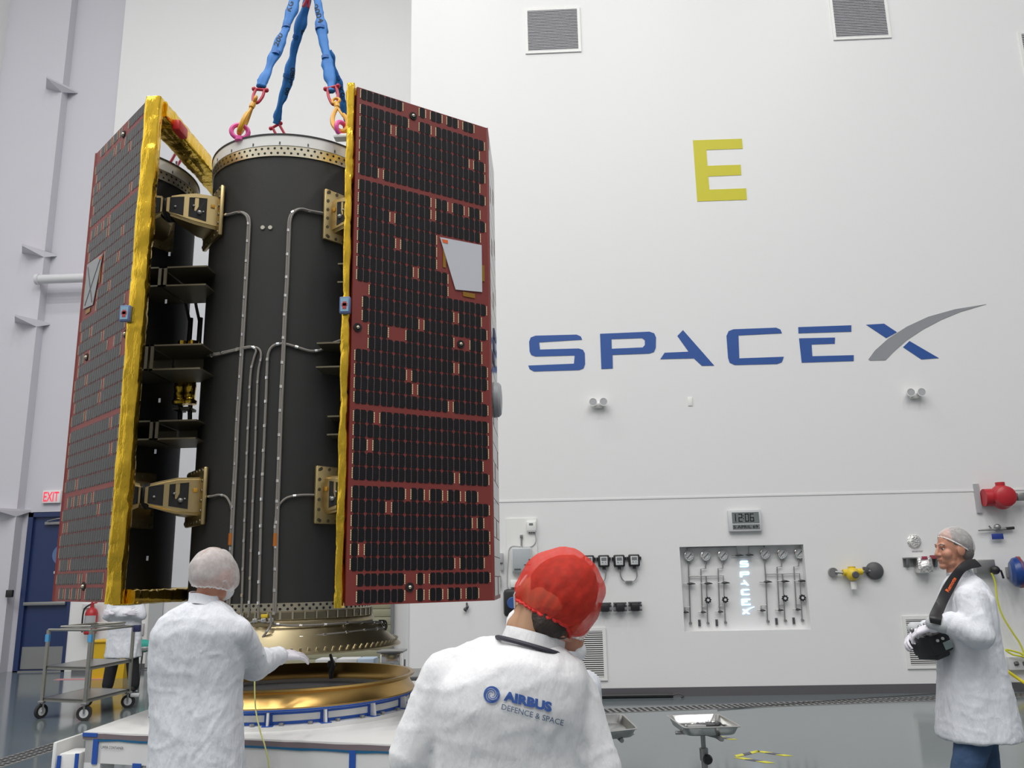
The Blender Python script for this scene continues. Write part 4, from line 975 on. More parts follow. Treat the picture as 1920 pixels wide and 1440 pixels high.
webbing([(622,172),(618,140),(611,100),(604,60),(598,20),(590,-25)], 5.36, 5.62, 'right blue webbing sling in front, printed 4000', 3.7,
        [('0004', (585,10), (12,34), (10,-4))])
webbing([(657,236),(646,200),(636,165),(625,130),(614,95)], 6.1, 5.8, 'right blue webbing sling behind the yellow hook at right', 5.1, [('KG', (633,165), (8,20), (8,-3))], .066)
def eyebolt(c, dirx, label):
    mb = MB(); M = Matrix.Rotation(dirx, 3, 'Z')
    ring = [c + M @ Vector((.050*math.cos(a)*1.1, 0, .048+.050*math.sin(a))) for a in (2*math.pi*k/20 for k in range(21))]
    mb.tube(ring, .016, 8); mb.cyl(c + Vector((0,0,-.02)), c + Vector((0,0,.006)), .03, 16)
    one(mb, 'eyebolt', M_pink, label, 'eyebolt', 'pink eyebolts on the rim')
e1 = atz(449, 259, ZT+.165); e2 = atz(641, 255, ZT+.165); e3 = Vector((CX, CY+CRAD-.02, ZT+.16))
eyebolt(e1, R(20), 'pink eyebolt on the left of the cylinder rim'); eyebolt(e2, R(60), 'pink eyebolt on the right of the cylinder rim, partly behind the satellite')
mb = MB(); mb.rbox(e2 + Vector((0,.0,-.012)), (.1,.07,.03), .008); one(mb, 'eyebolt_pad', M_white, 'white pad under the right pink eyebolt', 'pad')
def hook(top, bot, label, open_=True):
    top, bot = Vector(top), Vector(bot); d = (bot-top); L = d.length; d.normalize()
    x, y, d2 = frame_from(d, Vector((0,1,0)))
    if not open_: x, y = (y*.94 + x*.34).normalized(), x
    t = thing('lifting_hook', label, 'hook', bot, 'yellow lifting hooks')
    mb = MB()
    ring = [top + d*.03 + x*(.026*math.cos(a)) + d*(.026*math.sin(a)) for a in (2*math.pi*k/16 for k in range(17))]
    mb.tube(ring, .010, 8); mb.build('eye', M_hook, t)
    mb = MB(); mb.tube([top + d*.052, top + d*.075, top + d*.10], [.016,.02,.018], 10); mb.build('swivel', M_hook, t)
    mb = MB()
    hk = [top + d*.095, top + d*(L*.55) + x*.045, top + d*(L*.8) + x*.048, top + d*(L*1.02) + x*.01, top + d*(L*.98) - x*.035, top + d*(L*.75) - x*.05, top + d*(L*.55) - x*.03]
    mb.tube(spline(hk, 5), [.014+.004*math.sin(i*.1) for i in range(31)], 8); mb.build('hook_body', M_hook, t)
    mb = MB(); mb.tube([top + d*.105, top + d*(L*.6) - x*.028], .009, 8); mb.build('latch', M_hook, t)
def shackle(a, b, label):
    a, b = Vector(a), Vector(b); d = (b-a).normalized(); x, y, d = frame_from(d, Vector((0,1,0)))
    L = (b-a).length; mb = MB()
    u = [a - x*.03, a + d*(L*.45) - x*.034, a + d*L*.9 - x*.02, a + d*L, a + d*L*.9 + x*.02, a + d*(L*.45) + x*.034, a + x*.03]
    mb.tube(spline(u, 4), .0105, 8); mb.tube([a - x*.048, a + x*.048], .011, 8); mb.ball(a - x*.045, .017, 10, 6); mb.ball(a + x*.045, .017, 10, 6)
    one(mb, 'shackle', M_shack, label, 'shackle', 'red shackles')
s1 = aty(488, 168, 5.30); s1b = aty(479, 193, 5.27)
shackle(s1, s1b, 'red shackle under the left blue sling'); hook(aty(481, 182, 5.27), e1 + Vector((0,0,.05)), 'yellow lifting hook in the left pink eyebolt', False)
s3 = aty(622, 164, 5.36); s3b = aty(628, 196, 5.33)
shackle(s3, s3b, 'red shackle under the front right blue sling'); hook(aty(629, 184, 5.33), e2 + Vector((0,0,.04)), 'yellow lifting hook in the right pink eyebolt')
s2 = aty(517, 236, 6.22); shackle(s2, e3 + Vector((0,0,.03)), 'red shackle of the middle sling, behind the cylinder rim')
s4 = aty(657, 236, 6.1); e4 = Vector((CX+.40, CY+.38, ZT+.165)); eyebolt(e4, R(-40), 'pink eyebolt hidden behind the top of the right satellite'); shackle(s4, e4 + Vector((0,0,.07)), 'red shackle hidden behind the top of the right satellite')
mb = MB(); mb.tube([aty(576,12,5.72)+Vector((-.03,0,0)), aty(576,-2,5.72), APEX], .012, 8); mb.tube([aty(578,14,5.74), aty(580,-20,5.72)], .011, 8)
one(mb, 'link_ring', M_shack, 'red link where the blue slings meet', 'link')
t = thing('crane_hook', 'yellow crane hook block hanging above the blue slings', 'crane', APEX)
mb = MB(); mb.tube([APEX+Vector((0,0,-.06)), APEX+Vector((.08,0,.0)), APEX+Vector((.05,0,.14)), APEX+Vector((0,0,.25))], .03, 10); mb.build('hook_body', M_hook, t)
mb = MB(); mb.rbox(APEX+Vector((0,0,.5)), (.3,.24,.5), .04); mb.build('block', M_hook, t)
for dx in (-.06,.06): mb = MB(); mb.cyl(APEX+Vector((dx,0,.7)), (APEX.x+dx, APEX.y, TOP), .008, 6); mb.build('wire_rope', M_plate, t)

# =====================================================================  THE STAND UNDER THE CYLINDER
ZTB = .80
p1, p2 = atz(157, 1372, ZTB), atz(740, 1396, ZTB)
fd = (p2-p1).normalized(); p2 = p1 + fd*2.15; bk = Vector((-.02,1,0)).normalized()
p4 = p1 + bk*2.05; p3 = p2 + Vector((.12, 2.3, 0))
S = thing('transport_stand', 'white steel stand with blue tape edges carrying the ring under the cylinder', 'stand', ((p1+p3)/2).xy.to_3d())
mb = MB(); mb.poly([p1, p2, p3, p4], (0,0,-.03)); mb.build('table_top', M_stand, S, 0)
fn = Vector((fd.y, -fd.x, 0))
def strip(a, w, z0, z1, off, m, name, par=S, jag=0.):
    mb = MB(); n = max(2, int(w/.07)); rs = []
    for i in range(n+1):
        x = w*i/n; j = noise.noise(Vector((x*9, z0*7, 1.3)))*jag
        q = a + fd*x + fn*off
        rs.append([Vector((q.x,q.y,z0+j)), Vector((q.x,q.y,z1+j*.6)), Vector((q.x,q.y,z1+j*.6))-fn*.004, Vector((q.x,q.y,z0+j))-fn*.004])
    mb.rings(rs); return mb.build(name, m, par, 0)
W_ = (p2-p1).length
mb = MB(); mb.poly([p1+fd*.02+Vector((0,0,-.03)), p2-fd*.02+Vector((0,0,-.03)), p2-fd*.02-fn*.1+Vector((0,0,-.03)), p1+fd*.02-fn*.1+Vector((0,0,-.03))], (0,0,-.13)); ap = mb.build('front_beam', M_stand, S, 0)
mb = MB(); mb.poly([p1+Vector((0.02,.1,-.03)), p4+Vector((.02,0,-.03)), p4+Vector((.12,0,-.03)), p1+Vector((.12,.1,-.03))], (0,0,-.13)); mb.build('side_beam', M_stand, S, 0)
strip(p1, W_, ZTB-.035, ZTB-.008, .004, mat('grey_edge_tape', (.20,.16,.17), .6), 'grey_tape', S, .006)
strip(p1, .10, ZTB-.024, ZTB-.004, .007, M_tape, 'blue_tape'); strip(p1+fd*.10, W_-.15, ZTB-.045, ZTB-.034, .005, mat('teal_blue_tape', (.01,.12,.26), .6), 'blue_tape', S, .006)
for x, w, z0 in ((.075,.035,-.165),(1.66,.035,-.165)): strip(p1+fd*x, w, ZTB+z0, ZTB-.035, .006, M_tape, 'blue_tape', ap)
for x, w in ((.35,.055),(1.18,.12)): strip(p1+fd*x, w, ZTB-.175, ZTB-.15, .006, M_tape, 'blue_tape', ap)
mb = MB(); flat_text(mb, 'UPPER CONTAINER', p1+fd*.135+fn*.008+Vector((0,0,-.082)), fd, (0,0,1), .15, .014, .01); mb.build('stencil', M_dgrey, ap, 0)
for (x, y) in ((.02,0),(W_-.2,0)):
    q = p1 + fd*x; mb = MB(); mb.poly([q, q+fd*.11, q+fd*.11-fn*.11, q-fn*.11], (0,0,-ZTB+.12)); mb.v = [v-Vector((0,0,.03)) for v in mb.v]; mb.build('leg', M_stand, S, 0)
for q in (p4+Vector((.02,-.15,0)), p3+Vector((-.15,-.15,0))):
    mb = MB(); mb.box((q.x,q.y,.09),(q.x+.11,q.y+.11,ZTB-.03)); mb.build('leg', M_stand, S, 0)
for x0, x1 in ((.18,.42),(.52,.36),(1.62,1.25)):
    a = p1+fd*x0-fn*.05; b = p1+fd*x1-fn*.05; mb = MB(); mb.tube([Vector((b.x,b.y,ZTB-.16)), Vector((a.x,a.y,.25))], .045, 4); mb.build('brace', M_stand, S, 0)
for (x, y) in ((.07,-.05),(W_-.14,-.05),):
    q = p1+fd*x+fn*y; mb = MB(); mb.cyl((q.x-.03,q.y,.06),(q.x+.03,q.y,.06),.06,18); mb.build('caster', M_rubber, S)
for q in (p4+Vector((.07,-.1,0)), p3+Vector((-.1,-.1,0))):
    mb = MB(); mb.cyl((q.x-.03,q.y,.06),(q.x+.03,q.y,.06),.06,18); mb.build('caster', M_rubber, S)
# outrigger pocket at the left of the leg
q = p1 - fd*.01
mb = MB(); mb.rbox(q+Vector((-.055,.06,-.24)), (.11,.16,.26), .008); po = mb.build('outrigger_box', M_stand, S)
mb = MB(); mb.rbox(q+Vector((-.14,.13,-.20)), (.025,.30,.30), .01); mb.build('outrigger_plate', M_stand, S)
mb = MB(); mb.cbox(q+Vector((-.116,.05,-.21)), (.012,.19,.05)); mb.cbox(q+Vector((-.105,-.025,-.25)), (.02,.006,.26)); mb.cbox(q+Vector((-.005,-.025,-.24)), (.02,.006,.26)); mb.build('blue_tape', M_tape, po, 0)
# white taped base ring and gold ring
GX = -1.70                               # the rings stand a little right of the hanging cylinder
RR = thing('base_ring', 'round white base ring with blue tape on the white stand', 'ring', (GX, CY, ZTB))
mb = MB(); mb.lathe([(0.7238,ZTB),(0.8306,ZTB),(0.8306,ZTB+.022),(0.7749,ZTB+.024),(0.7749,ZTB+.094),(0.8092,ZTB+.096),(0.8092,ZTB+.108),(0.7238,ZTB+.108)], (GX,CY,0), 128, closed=True); mb.use(1)
for k in range(32):
    an = R(11.25*k + 3); mb.cyl((GX+.803*math.sin(an), CY-.803*math.cos(an), ZTB+.02), (GX+.803*math.sin(an), CY-.803*math.cos(an), ZTB+.038), .014, 6)
mb.build('ring_body', [M_stand, M_plate], RR)
mb = MB(); mb.lathe([(0.7777,ZTB+.026),(0.7777,ZTB+.042),(0.7772,ZTB+.042),(0.7772,ZTB+.026)], (GX,CY,0), 96, closed=True); mb.lathe([(0.7772,ZTB+.078),(0.7781,ZTB+.078),(0.7781,ZTB+.094),(0.7772,ZTB+.094)], (GX,CY,0), 96, closed=True); mb.lathe([(0.8092,ZTB+.097),(0.8111,ZTB+.097),(0.8111,ZTB+.107),(0.8092,ZTB+.107)], (GX,CY,0), 96, closed=True); mb.build('blue_tape', M_tape, RR)
for k in range(16):
    an = R(22.5*k + 9); M = Matrix.Translation((GX,CY,ZTB)) @ Matrix.Rotation(an, 4, 'Z')
    g = MB(); g.rings([[M @ Vector((x,-0.7749,.024)), M @ Vector((x,-0.8213,.024)), M @ Vector((x,-0.8092,.094)), M @ Vector((x,-0.7749,.094))] for x in (-.006,.006)]); gu = g.build('gusset', M_stand, RR, 0)
    g = MB(); g.box((-.022,-0.7814,.024),(.022,-0.7758,.096), M); g.box((-.03,-0.8278,.0225),(.03,-0.7758,.026), M); g.build('blue_tape', M_tape, gu, 0)
G0 = ZTB+.108
mb = MB(); mb.lathe([(0.7424,G0),(0.8055,G0),(0.8092,G0+.008),(0.7795,G0+.05),(0.7721,G0+.075),(0.7842,G0+.088),(0.8036,G0+.092),(0.8055,G0+.104),(0.7777,G0+.104),(0.7563,G0+.06),(0.7424,G0+.03)], (GX,CY,0), 160, closed=True)
one(mb, 'separation_ring', M_gold, 'polished gold ring lying on the white base ring', 'ring')
mb = MB(); mb.lathe([(0.0000,G0-.02),(0.7238,G0-.02),(0.7238,G0-.03),(0,G0-.03)], (GX,CY,0), 64); one(mb, 'ring_floor', mat('grey_ring_floor', (.20,.20,.22), .4), 'grey plate inside the gold ring', 'plate')
q = Vector((GX+.10, CY+.70, G0)); mb = MB(); mb.tube([q, q+Vector((0,0,.05)), q+Vector((.02,-.01,.09)), q+Vector((-.01,0,.17))], [.014,.02,.016,.01], 8); mb.rbox(q+Vector((0,0,.1)), (.05,.04,.05), .01); one(mb, 'guide_pin', M_dgrey, 'dark guide pin standing at the far side of the gold ring', 'pin')
mb = MB(); a = aty(470, 1275, 4.86); mb.tube(spline([aty(475,1190,4.93), aty(477,1245,4.86), aty(478,1310,4.82), aty(481,1340,4.80), aty(489,1375,4.66), aty(497,1400,4.62), aty(505,1450,4.6), Vector((aty(505,1450,4.6).x, 4.6, .4))], 6), .004, 6)
one(mb, 'tether_cord', mat('lime_cord', (.55,.56,.2), .6), 'thin yellow-green cord hanging from the cone over the rings', 'cord')
# =====================================================================  PEOPLE
def basis(fwd, up=(0,0,1)):
    f = Vector(fwd).normalized(); u = Vector(up); u = (u - f*u.dot(f)).normalized(); l = u.cross(f)
    return Matrix((f, l, u)).transposed()              # columns: forward, left, up
def folds(seed, amp, vs=2.6, hs=11.):
    def g(co, n):
        q = Vector((co.x*hs+seed, co.y*hs, co.z*vs)); w = Vector((co.x*7-seed, co.y*7, co.z*9))
        r = 1 - abs(noise.noise(q))*2.2
        r2 = 1 - abs(noise.noise(w + Vector((3.3,0,0))*noise.noise(w*.6)))*2.4
        return amp*(max(r, -.5)*.6 + max(r2, -.2)**3*.28 - .35 + noise.noise(q*.55+Vector((0,0,seed)))*.7)
    return g
def add_head(mb, c, Bm, s=1., neck_to=None):
    T = lambda x, y, z: c + Bm @ Vector((x*s, y*s, z*s))
    mb.ball(T(-.012,0,.022), (.100*s,.077*s,.106*s), 24, 16, Bm)
    mb.ball(T(.034,0,-.038), (.063*s,.060*s,.083*s), 20, 14, Bm)
    mb.cap(T(.036,-.028,-.086), T(.036,.028,-.086), .030*s); mb.ball(T(.080,0,-.066), (.022*s,.030*s,.030*s), 14, 10, Bm)
    mb.ball(T(.078,0,-.102), (.024*s,.026*s,.021*s), 12, 8, Bm)
    mb.cap(T(.080,-.030,.022), T(.080,.030,.022), .016*s)
    mb.cap(T(.094,0,.008), T(.110,0,-.030), .0095*s, .0128*s)
    for y in (-1, 1):
        mb.ball(T(.100,y*.012,-.034), .0095*s, 10, 8)
        mb.ball(T(.062,y*.036,-.030), .032*s, 12, 8)
        mb.ball(T(-.006,y*.079,-.012), (.026*s,.011*s,.034*s), 12, 8, Bm)
    mb.cap(T(.094,-.015,-.060), T(.094,.015,-.060), .0085*s); mb.cap(T(.091,-.013,-.073), T(.091,.013,-.073), .0085*s)
    if neck_to is not None: mb.cap(T(-.02,0,-.05), neck_to, .053*s, .057*s)
M_sclera = mat('eye_white', (.50,.45,.42), .3)
def add_eyes(c, Bm, par, hairm, s=1.):
    for y in (-1, 1):
        T = lambda x, yy, z: c + Bm @ Vector((x*s, yy*s, z*s))
        e = MB(); e.ball(T(.0795, y*.032, .001), .0085*s, 12, 8); e.build('eye', M_sclera, par)
        e = MB(); e.ball(T(.0858, y*.0335, .001), .0048*s, 8, 6); e.build('iris', M_hole, par)
        e = MB(); e.tube([T(.093, y*.016, .026), T(.091, y*.034, .031), T(.078, y*.050, .024)], .0045*s, 6); e.build('eyebrow', hairm, par)
def bouffant(c, Bm, rad, tmf, seed, m, mband, par, pleat=26, wr=.05, drop=None):
    nu, nv = 96, 30; rs = []; rim = []
    for i in range(nv+1):
        lp = []
        for j in range(nu):
            a = 2*math.pi*j/nu; tm = tmf(a); t = tm*max(i, .15)/nv
            k = i/nv
            d = Vector((math.sin(t)*math.cos(a), math.sin(t)*math.sin(a), math.cos(t)))
            w = 1 + wr*(noise.noise(d*2.3+Vector((seed,0,0))) + .5*(.5-abs(noise.noise(d*4.1+Vector((0,seed,0)))))) + .028*math.sin(pleat*a+3*noise.noise(d*3))*k**3
            if drop: w += drop(a, k)
            if k > .86: w *= 1 - .10*((k-.86)/.14)
            lp.append(c + Bm @ Vector((d.x*rad[0]*w, d.y*rad[1]*w, d.z*rad[2]*w)))
        rs.append(lp); rim = lp
    mb = MB(); mb.rings(rs, True, False); o = mb.build('bouffant_cap', m, par, 180)
    mb = MB(); mb.tube(rim + [rim[0]], .0042, 6, caps=False); mb.build('elastic_edge', mband, o)
    return o
def add_hand(mb, w, d, n, th, curl, s=1., thumb=.5):
    w, d, n, th = Vector(w), Vector(d).normalized(), Vector(n), Vector(th)
    n = (n - d*n.dot(d)).normalized(); th = (th - d*th.dot(d) - n*th.dot(n)).normalized()
    mb.cap(w - d*.03*s, w + d*.012*s, .028*s, .026*s)
    L = [(.040,.024,.020),(.045,.028,.022),(.042,.026,.020),(.033,.020,.018)]
    for i in range(4):
        off = (.031 - .0205*i)*s; k = w + d*((.088 if i in (1,2) else .082)*s) + th*off
        mb.cap(w + th*off*.55 + d*.012*s, k, .0155*s, .0118*s)
        a = 0; p = k
        for j, l in enumerate(L[i]):
            a += curl[i]*(1.0 if j else .7)
            q = p + (d*math.cos(a) + n*math.sin(a))*l*s + th*(.0035*(1.5-i)*s)
            mb.cap(p, q, (.0102-.0012*j)*s, (.0094-.0014*j)*s); p = q
    p = w + d*.022*s + th*.024*s
    for j, l in enumerate((.042,.034,.026)):
        q = p + (d*.72 + th*(.62-.34*j*thumb) + n*(.30+.35*thumb*j)).normalized()*l*s
        mb.cap(p, q, (.0155-.0025*j)*s, (.0128-.002*j)*s); p = q
def trunk(mb, rows, Y, n=28):
    rs = []
    for py, cx, hw, ry, dy in rows:
        c = aty(cx, py, Y+dy); rx = (aty(cx+hw, py, Y+dy) - c).length
        rs.append([c + Vector((rx*math.copysign(abs(math.cos(a))**.85, math.cos(a)), ry*math.copysign(abs(math.sin(a))**.85, math.sin(a)), 0)) for a in (2*math.pi*k/n for k in range(n))])
    mb.rings(rs)
def shoes(par, l, r, d):
    for q in (l, r):
        q = Vector(q); d = Vector(d).normalized(); mb = MB(); mb.cap(q + Vector((0,0,.045)) - d*.05, q + Vector((0,0,.038)) + d*.14, .045, .036); mb.v = [Vector((v.x, v.y, max(v.z, .002))) for v in mb.v]; mb.build('shoe', M_shoe, par, 60)

# ---------- the man reaching for the cone (seen from behind, left)
Y = 4.25
nb = aty(386, 1120, Y); hc = aty(401, 1079, Y+.02)
P1 = thing('person', 'person in white lab coat and white hair net reaching a gloved hand to the cone', 'person', (nb.x, Y, 0))
shR, elR, wrR = aty(448, 1178, Y-.02), aty(476, 1248, Y+.20), aty(528, 1229, Y+.50)
shL, elL, wrL = aty(312, 1185, Y), aty(303, 1290, Y+.02), aty(318, 1370, Y+.18)
Bh = basis((.42, .9, -.12), (.05, 0, 1))
fL, fR = Vector((nb.x-.16, Y+.02, 0)), Vector((nb.x+.08, Y+.04, 0))
mb = MB(); add_head(mb, hc, Bh, 1.0, nb + Vector((0,0,-.06)))
for a, b, r0, r1 in ((shR+Vector((-.01,0,-.035)),elR,.040,.038),(elR,wrR,.036,.026),(shL+Vector((.01,0,-.035)),elL,.040,.038),(elL,wrL,.036,.026),(shL+Vector((.03,0,-.03)),shR+Vector((-.03,0,-.04)),.045,.045),(nb+Vector((0,0,-.16)),Vector((nb.x-.03,Y,.95)),.10,.12),(Vector((fL.x,Y,.95)),fL+Vector((0,0,.1)),.07,.045),(Vector((fR.x,Y,.95)),fR+Vector((0,0,.1)),.07,.045),(Vector((nb.x-.1,Y,.95)),Vector((nb.x+.06,Y,.95)),.1,.1)): mb.cap(a, b, r0, r1)
skin(mb, 'body', M_skin, P1, .008, 3)
mb = MB()
trunk(mb, [(1126,384,30,.065,0),(1140,382,52,.10,-.01),(1158,380,76,.13,-.01),(1185,377,90,.145,-.01),(1230,371,88,.15,0),(1290,368,84,.15,.01),(1350,369,83,.165,.01),(1440,368,86,.18,.01),(1545,366,92,.20,.01)], Y)
for a, b, r0, r1 in ((shR+Vector((0,0,-.02)),elR,.078,.072),(elR,wrR+Vector((-.012,-.02,0)),.074,.052),(shL+Vector((0,0,-.02)),elL,.072,.07),(elL,wrL,.07,.05),(aty(335,1182,Y),aty(428,1178,Y),.062,.062)): mb.cap(a, b, r0, r1, 18)
coat1, tr1 = skin(mb, 'lab_coat', M_cotton, P1, .011, 6, folds(2.1, .013, 1.6, 10.))
mb = MB(); rs = []
for k, (py, hw) in enumerate(((1132,30),(1124,27),(1113,26))):
    c = aty(383.5-k*.6, py, Y-.005); rx = (aty(386+hw,py,Y)-aty(386,py,Y)).length; rs.append([c + Vector((rx*math.cos(a), rx*1.05*math.sin(a), .01*math.cos(a)*(-1)+.004*math.sin(a*3))) for a in (2*math.pi*j/32 for j in range(32))])
rs += [[(q-nbq)*.93+nbq for q in rs[-1]] for nbq in [sum(rs[-1], Vector())/32]]; rs += [[q - Vector((0,0,.05)) for q in rs[-1]]]
mb.rings(rs, True, False); mb.build('collar', M_cotton, coat1, 60)
mb = MB(); add_hand(mb, wrR, aty(572,1226,Y+.66)-wrR, (.1,.75,-.62), (.2,.3,.9), (.2,.14,.18,.26), 1.15, .2); mb.cap(wrR-(wrR-elR).normalized()*.06, wrR, .036, .033); skin(mb, 'glove', M_glove, P1, .0035, 2)
mb = MB(); add_hand(mb, wrL, (.15,.6,-.5), (.6,0,-.2), (0,.3,.6), (.5,.5,.5,.5), .95); skin(mb, 'glove', M_glove, P1, .005, 2)
mb = MB(); mb.ball(hc + Bh @ Vector((-.018,0,.032)), (.101,.078,.105), 24, 16, Bh); mb.build('hair', M_hairl, P1, 180)
bouffant(hc + Bh @ Vector((-.012,0,.012)), Bh, (.122,.102,.122), lambda a: R(126 + 6*math.cos(a+2.6)), 4.2, M_bouff, M_band, P1, 24, .06, lambda a, k: .26*max(0, math.cos(a+.85))**4*k**2)
T = lambda x, y, z: hc + Bh @ Vector((x, y, z))
mb = MB(); mb.ball(T(.075,0,-.065), (.05,.062,.05), 16, 10, Bh); mo = mb.build('face_mask', M_mask, P1)
mb = MB(); mb.tube([T(.06,-.06,-.05), T(.0,-.088,-.02), T(-.02,-.088,-.03)], .003, 6); mb.build('ear_loop', M_mask, mo)
mb = MB()
for q, x in ((fL,-.1),(fR,.06)): mb.cap(Vector((nb.x+x,Y,.93)), q + Vector((0,0,.10)), .098, .062)
skin(mb, 'trousers', M_trous, P1, .014, 4, folds(5., .006)); shoes(P1, fL, fR, (.1,1,0))

# ---------- the man in front with the red cap (seen from behind)
Y = 2.2
nb = aty(990, 1196, Y); hc = aty(1031, 1133, Y+.03)
P2 = thing('person', 'person in red hair net and white lab coat with blue lettering on its back', 'person', (nb.x-.05, Y, 0))
Bh = basis((-.30, .92, -.26), (.66, -.05, .75))
shL, shR = aty(838, 1272, Y), aty(1075, 1302, Y)
elL, elR = aty(775, 1420, Y-.02), aty(1122, 1440, Y-.02); wrL, wrR = elL + Vector((.06,.24,-.06)), elR + Vector((-.06,.24,-.06))
fx = nb.x-.06; fL, fR = Vector((fx-.13, Y, 0)), Vector((fx+.13, Y+.05, 0))
mb = MB(); add_head(mb, hc, Bh, 1.0, nb + Vector((-.005,.0,-.05)))
for a, b, r0, r1 in ((shL,elL,.042,.036),(elL,wrL,.034,.026),(shR,elR,.042,.036),(elR,wrR,.034,.026),(shL,shR,.05,.05),(nb+Vector((0,0,-.14)),Vector((fx,Y,.95)),.08,.12),(Vector((fx-.08,Y,.95)),fL+Vector((0,0,.1)),.07,.045),(Vector((fx+.08,Y,.95)),fR+Vector((0,0,.1)),.07,.045),(Vector((fx-.08,Y,.95)),Vector((fx+.08,Y,.95)),.1,.1)): mb.cap(a, b, r0, r1)
skin(mb, 'body', M_skin2, P2, .008, 3)
mb = MB()
trunk(mb, [(1200,992,50,.07,.01),(1218,982,84,.10,0),(1240,972,122,.125,0),(1270,962,146,.14,0),(1320,957,150,.15,0),(1400,954,148,.15,.01),(1500,952,150,.155,.01),(1700,948,160,.17,.01),(2060,945,180,.20,.01)], Y)
for a, b, r0, r1 in ((shL,elL,.072,.060),(elL,wrL,.058,.045),(shR,elR,.062,.052),(elR,wrR,.055,.045),(aty(880,1250,Y),aty(1045,1270,Y),.055,.055),(aty(905,1232,Y),aty(985,1222,Y),.045,.045)): mb.cap(a, b, r0, r1, 18)
coat2, tr2 = skin(mb, 'lab_coat', M_cotton2, P2, .009, 7, folds(9.3, .010, 1.8, 8.5))
# collar, lanyard
def collar_ring(c0, nrm, r, h, par, m, name, flare=1.06):
    x, y, d = frame_from(Vector(nrm)); rs = []
    for k, (hh, f) in enumerate(((-.03,flare*1.06),(0,flare),(h,1.),(h,.94),(-.02,.94))):
        rs.append([c0 + d*hh + x*(r*f*math.cos(a)) + y*(r*f*.95*math.sin(a)) for a in (2*math.pi*j/36 for j in range(36))])
    mb = MB(); mb.rings(rs, True, False); return mb.build(name, m, par, 60)
CA = Vector((.28,.12,.95)).normalized(); collar_ring(aty(999, 1210, Y+.005), CA, .079, .028, coat2, M_cotton2, 'collar')
mb = MB(); x_, y_, d_ = frame_from(CA); c_ = aty(1000, 1210, Y+.005) - CA*.006; lp = [c_ + x_*(.094*math.cos(a)) + y_*(.092*math.sin(a)) for a in (2*math.pi*k/40 for k in range(41))]; mb.tube(lp, .0058, 8); mb.build('lanyard', M_lany, P2)
mb = MB(); mb.ball(hc + Bh @ Vector((-.014,-.004,.036)), (.106,.088,.102), 24, 16, Bh); mb.ball(hc + Bh @ Vector((-.052,-.018,-.050)), (.042,.050,.050), 18, 12, Bh); skin(mb, 'hair', M_hair, P2, .006, 3, lambda co, n: .003*noise.noise(co*40))
bouffant(hc + Bh @ Vector((-.018,0,.028)), Bh, (.126,.108,.118), lambda a: R(126 - 9*math.cos(a) + 17*max(0, math.cos(a-2.3))), 7.7, M_bouffr, M_bandr, P2, 22, .05, lambda a, k: .10*max(0, math.cos(a-3.9))**3*k**2)
T = lambda x, y, z: hc + Bh @ Vector((x, y, z))
mb = MB(); mb.ball(T(.078,0,-.06), (.048,.062,.05), 16, 10, Bh); mo = mb.build('face_mask', M_mask, P2)
for s in (-1, 1): mb = MB(); mb.tube([T(.06,s*.06,-.045), T(.02,s*.083,-.035), T(-.012,s*.090,-.02), T(.005,s*.09,.02), T(.05,s*.075,-.02)], .003, 6); mb.build('ear_loop', M_mask, mo)
mb = MB(); cloth_text(mb, 'AIRBUS', (944,1313.5), (90,22.5), (1.5,-19), tr2, .055, .0035); clean(mb).build('print', M_logo, coat2, 0)
mb = MB(); cloth_text(mb, 'DEFENCE & SPACE', (940,1330), (116,31), (1.6,-10.5), tr2, .004, .0035); clean(mb).build('print', M_logo2, coat2, 0)
mb = MB()
def arc(r0, r1, w0, w1, a0, a1, n=48):
    rs = []
    for i in range(n+1):
        k = i/n; a = a0+(a1-a0)*k; r = r0+(r1-r0)*k; w = w0+(w1-w0)*k
        rs.append([(r-w, a), (r+w, a)])
    b = len(mb.v); ok = True
    for (ra, a), (rb, _) in rs:
        for r in (ra, rb):
            q = hit(922+r*math.cos(a), 1302.5+r*1.05*math.sin(a), tr2, .0035); mb.v.append(q if q else CAM)
    for i in range(n): mb.f.append([b+2*i, b+2*i+1, b+2*i+3, b+2*i+2])
arc(13.6, 13.6, 1.7, 1.7, 0, 2*math.pi); arc(13.2, 3.0, 1.5, .5, .3, 5.6); arc(13.2, 3.2, 1.4, .5, 2.4, 7.8); arc(13.2, 3.0, 1.4, .5, 4.5, 9.9)
mb.build('print', M_logo, coat2, 0)
for w, el in ((wrL, elL), (wrR, elR)):
    mb = MB(); add_hand(mb, w, w-el, (0,0,-1), (.5 if w is wrL else -.5,0,.3), (.3,.35,.35,.4), 1.); skin(mb, 'glove', M_glove, P2, .005, 2)
mb = MB()
for q, x in ((fL,-.09),(fR,.09)): mb.cap(Vector((fx+x,Y,.93)), q + Vector((0,0,.10)), .09, .06)
skin(mb, 'trousers', M_trous, P2, .014, 4, folds(5.5, .006)); shoes(P2, fL, fR, (0,1,0))

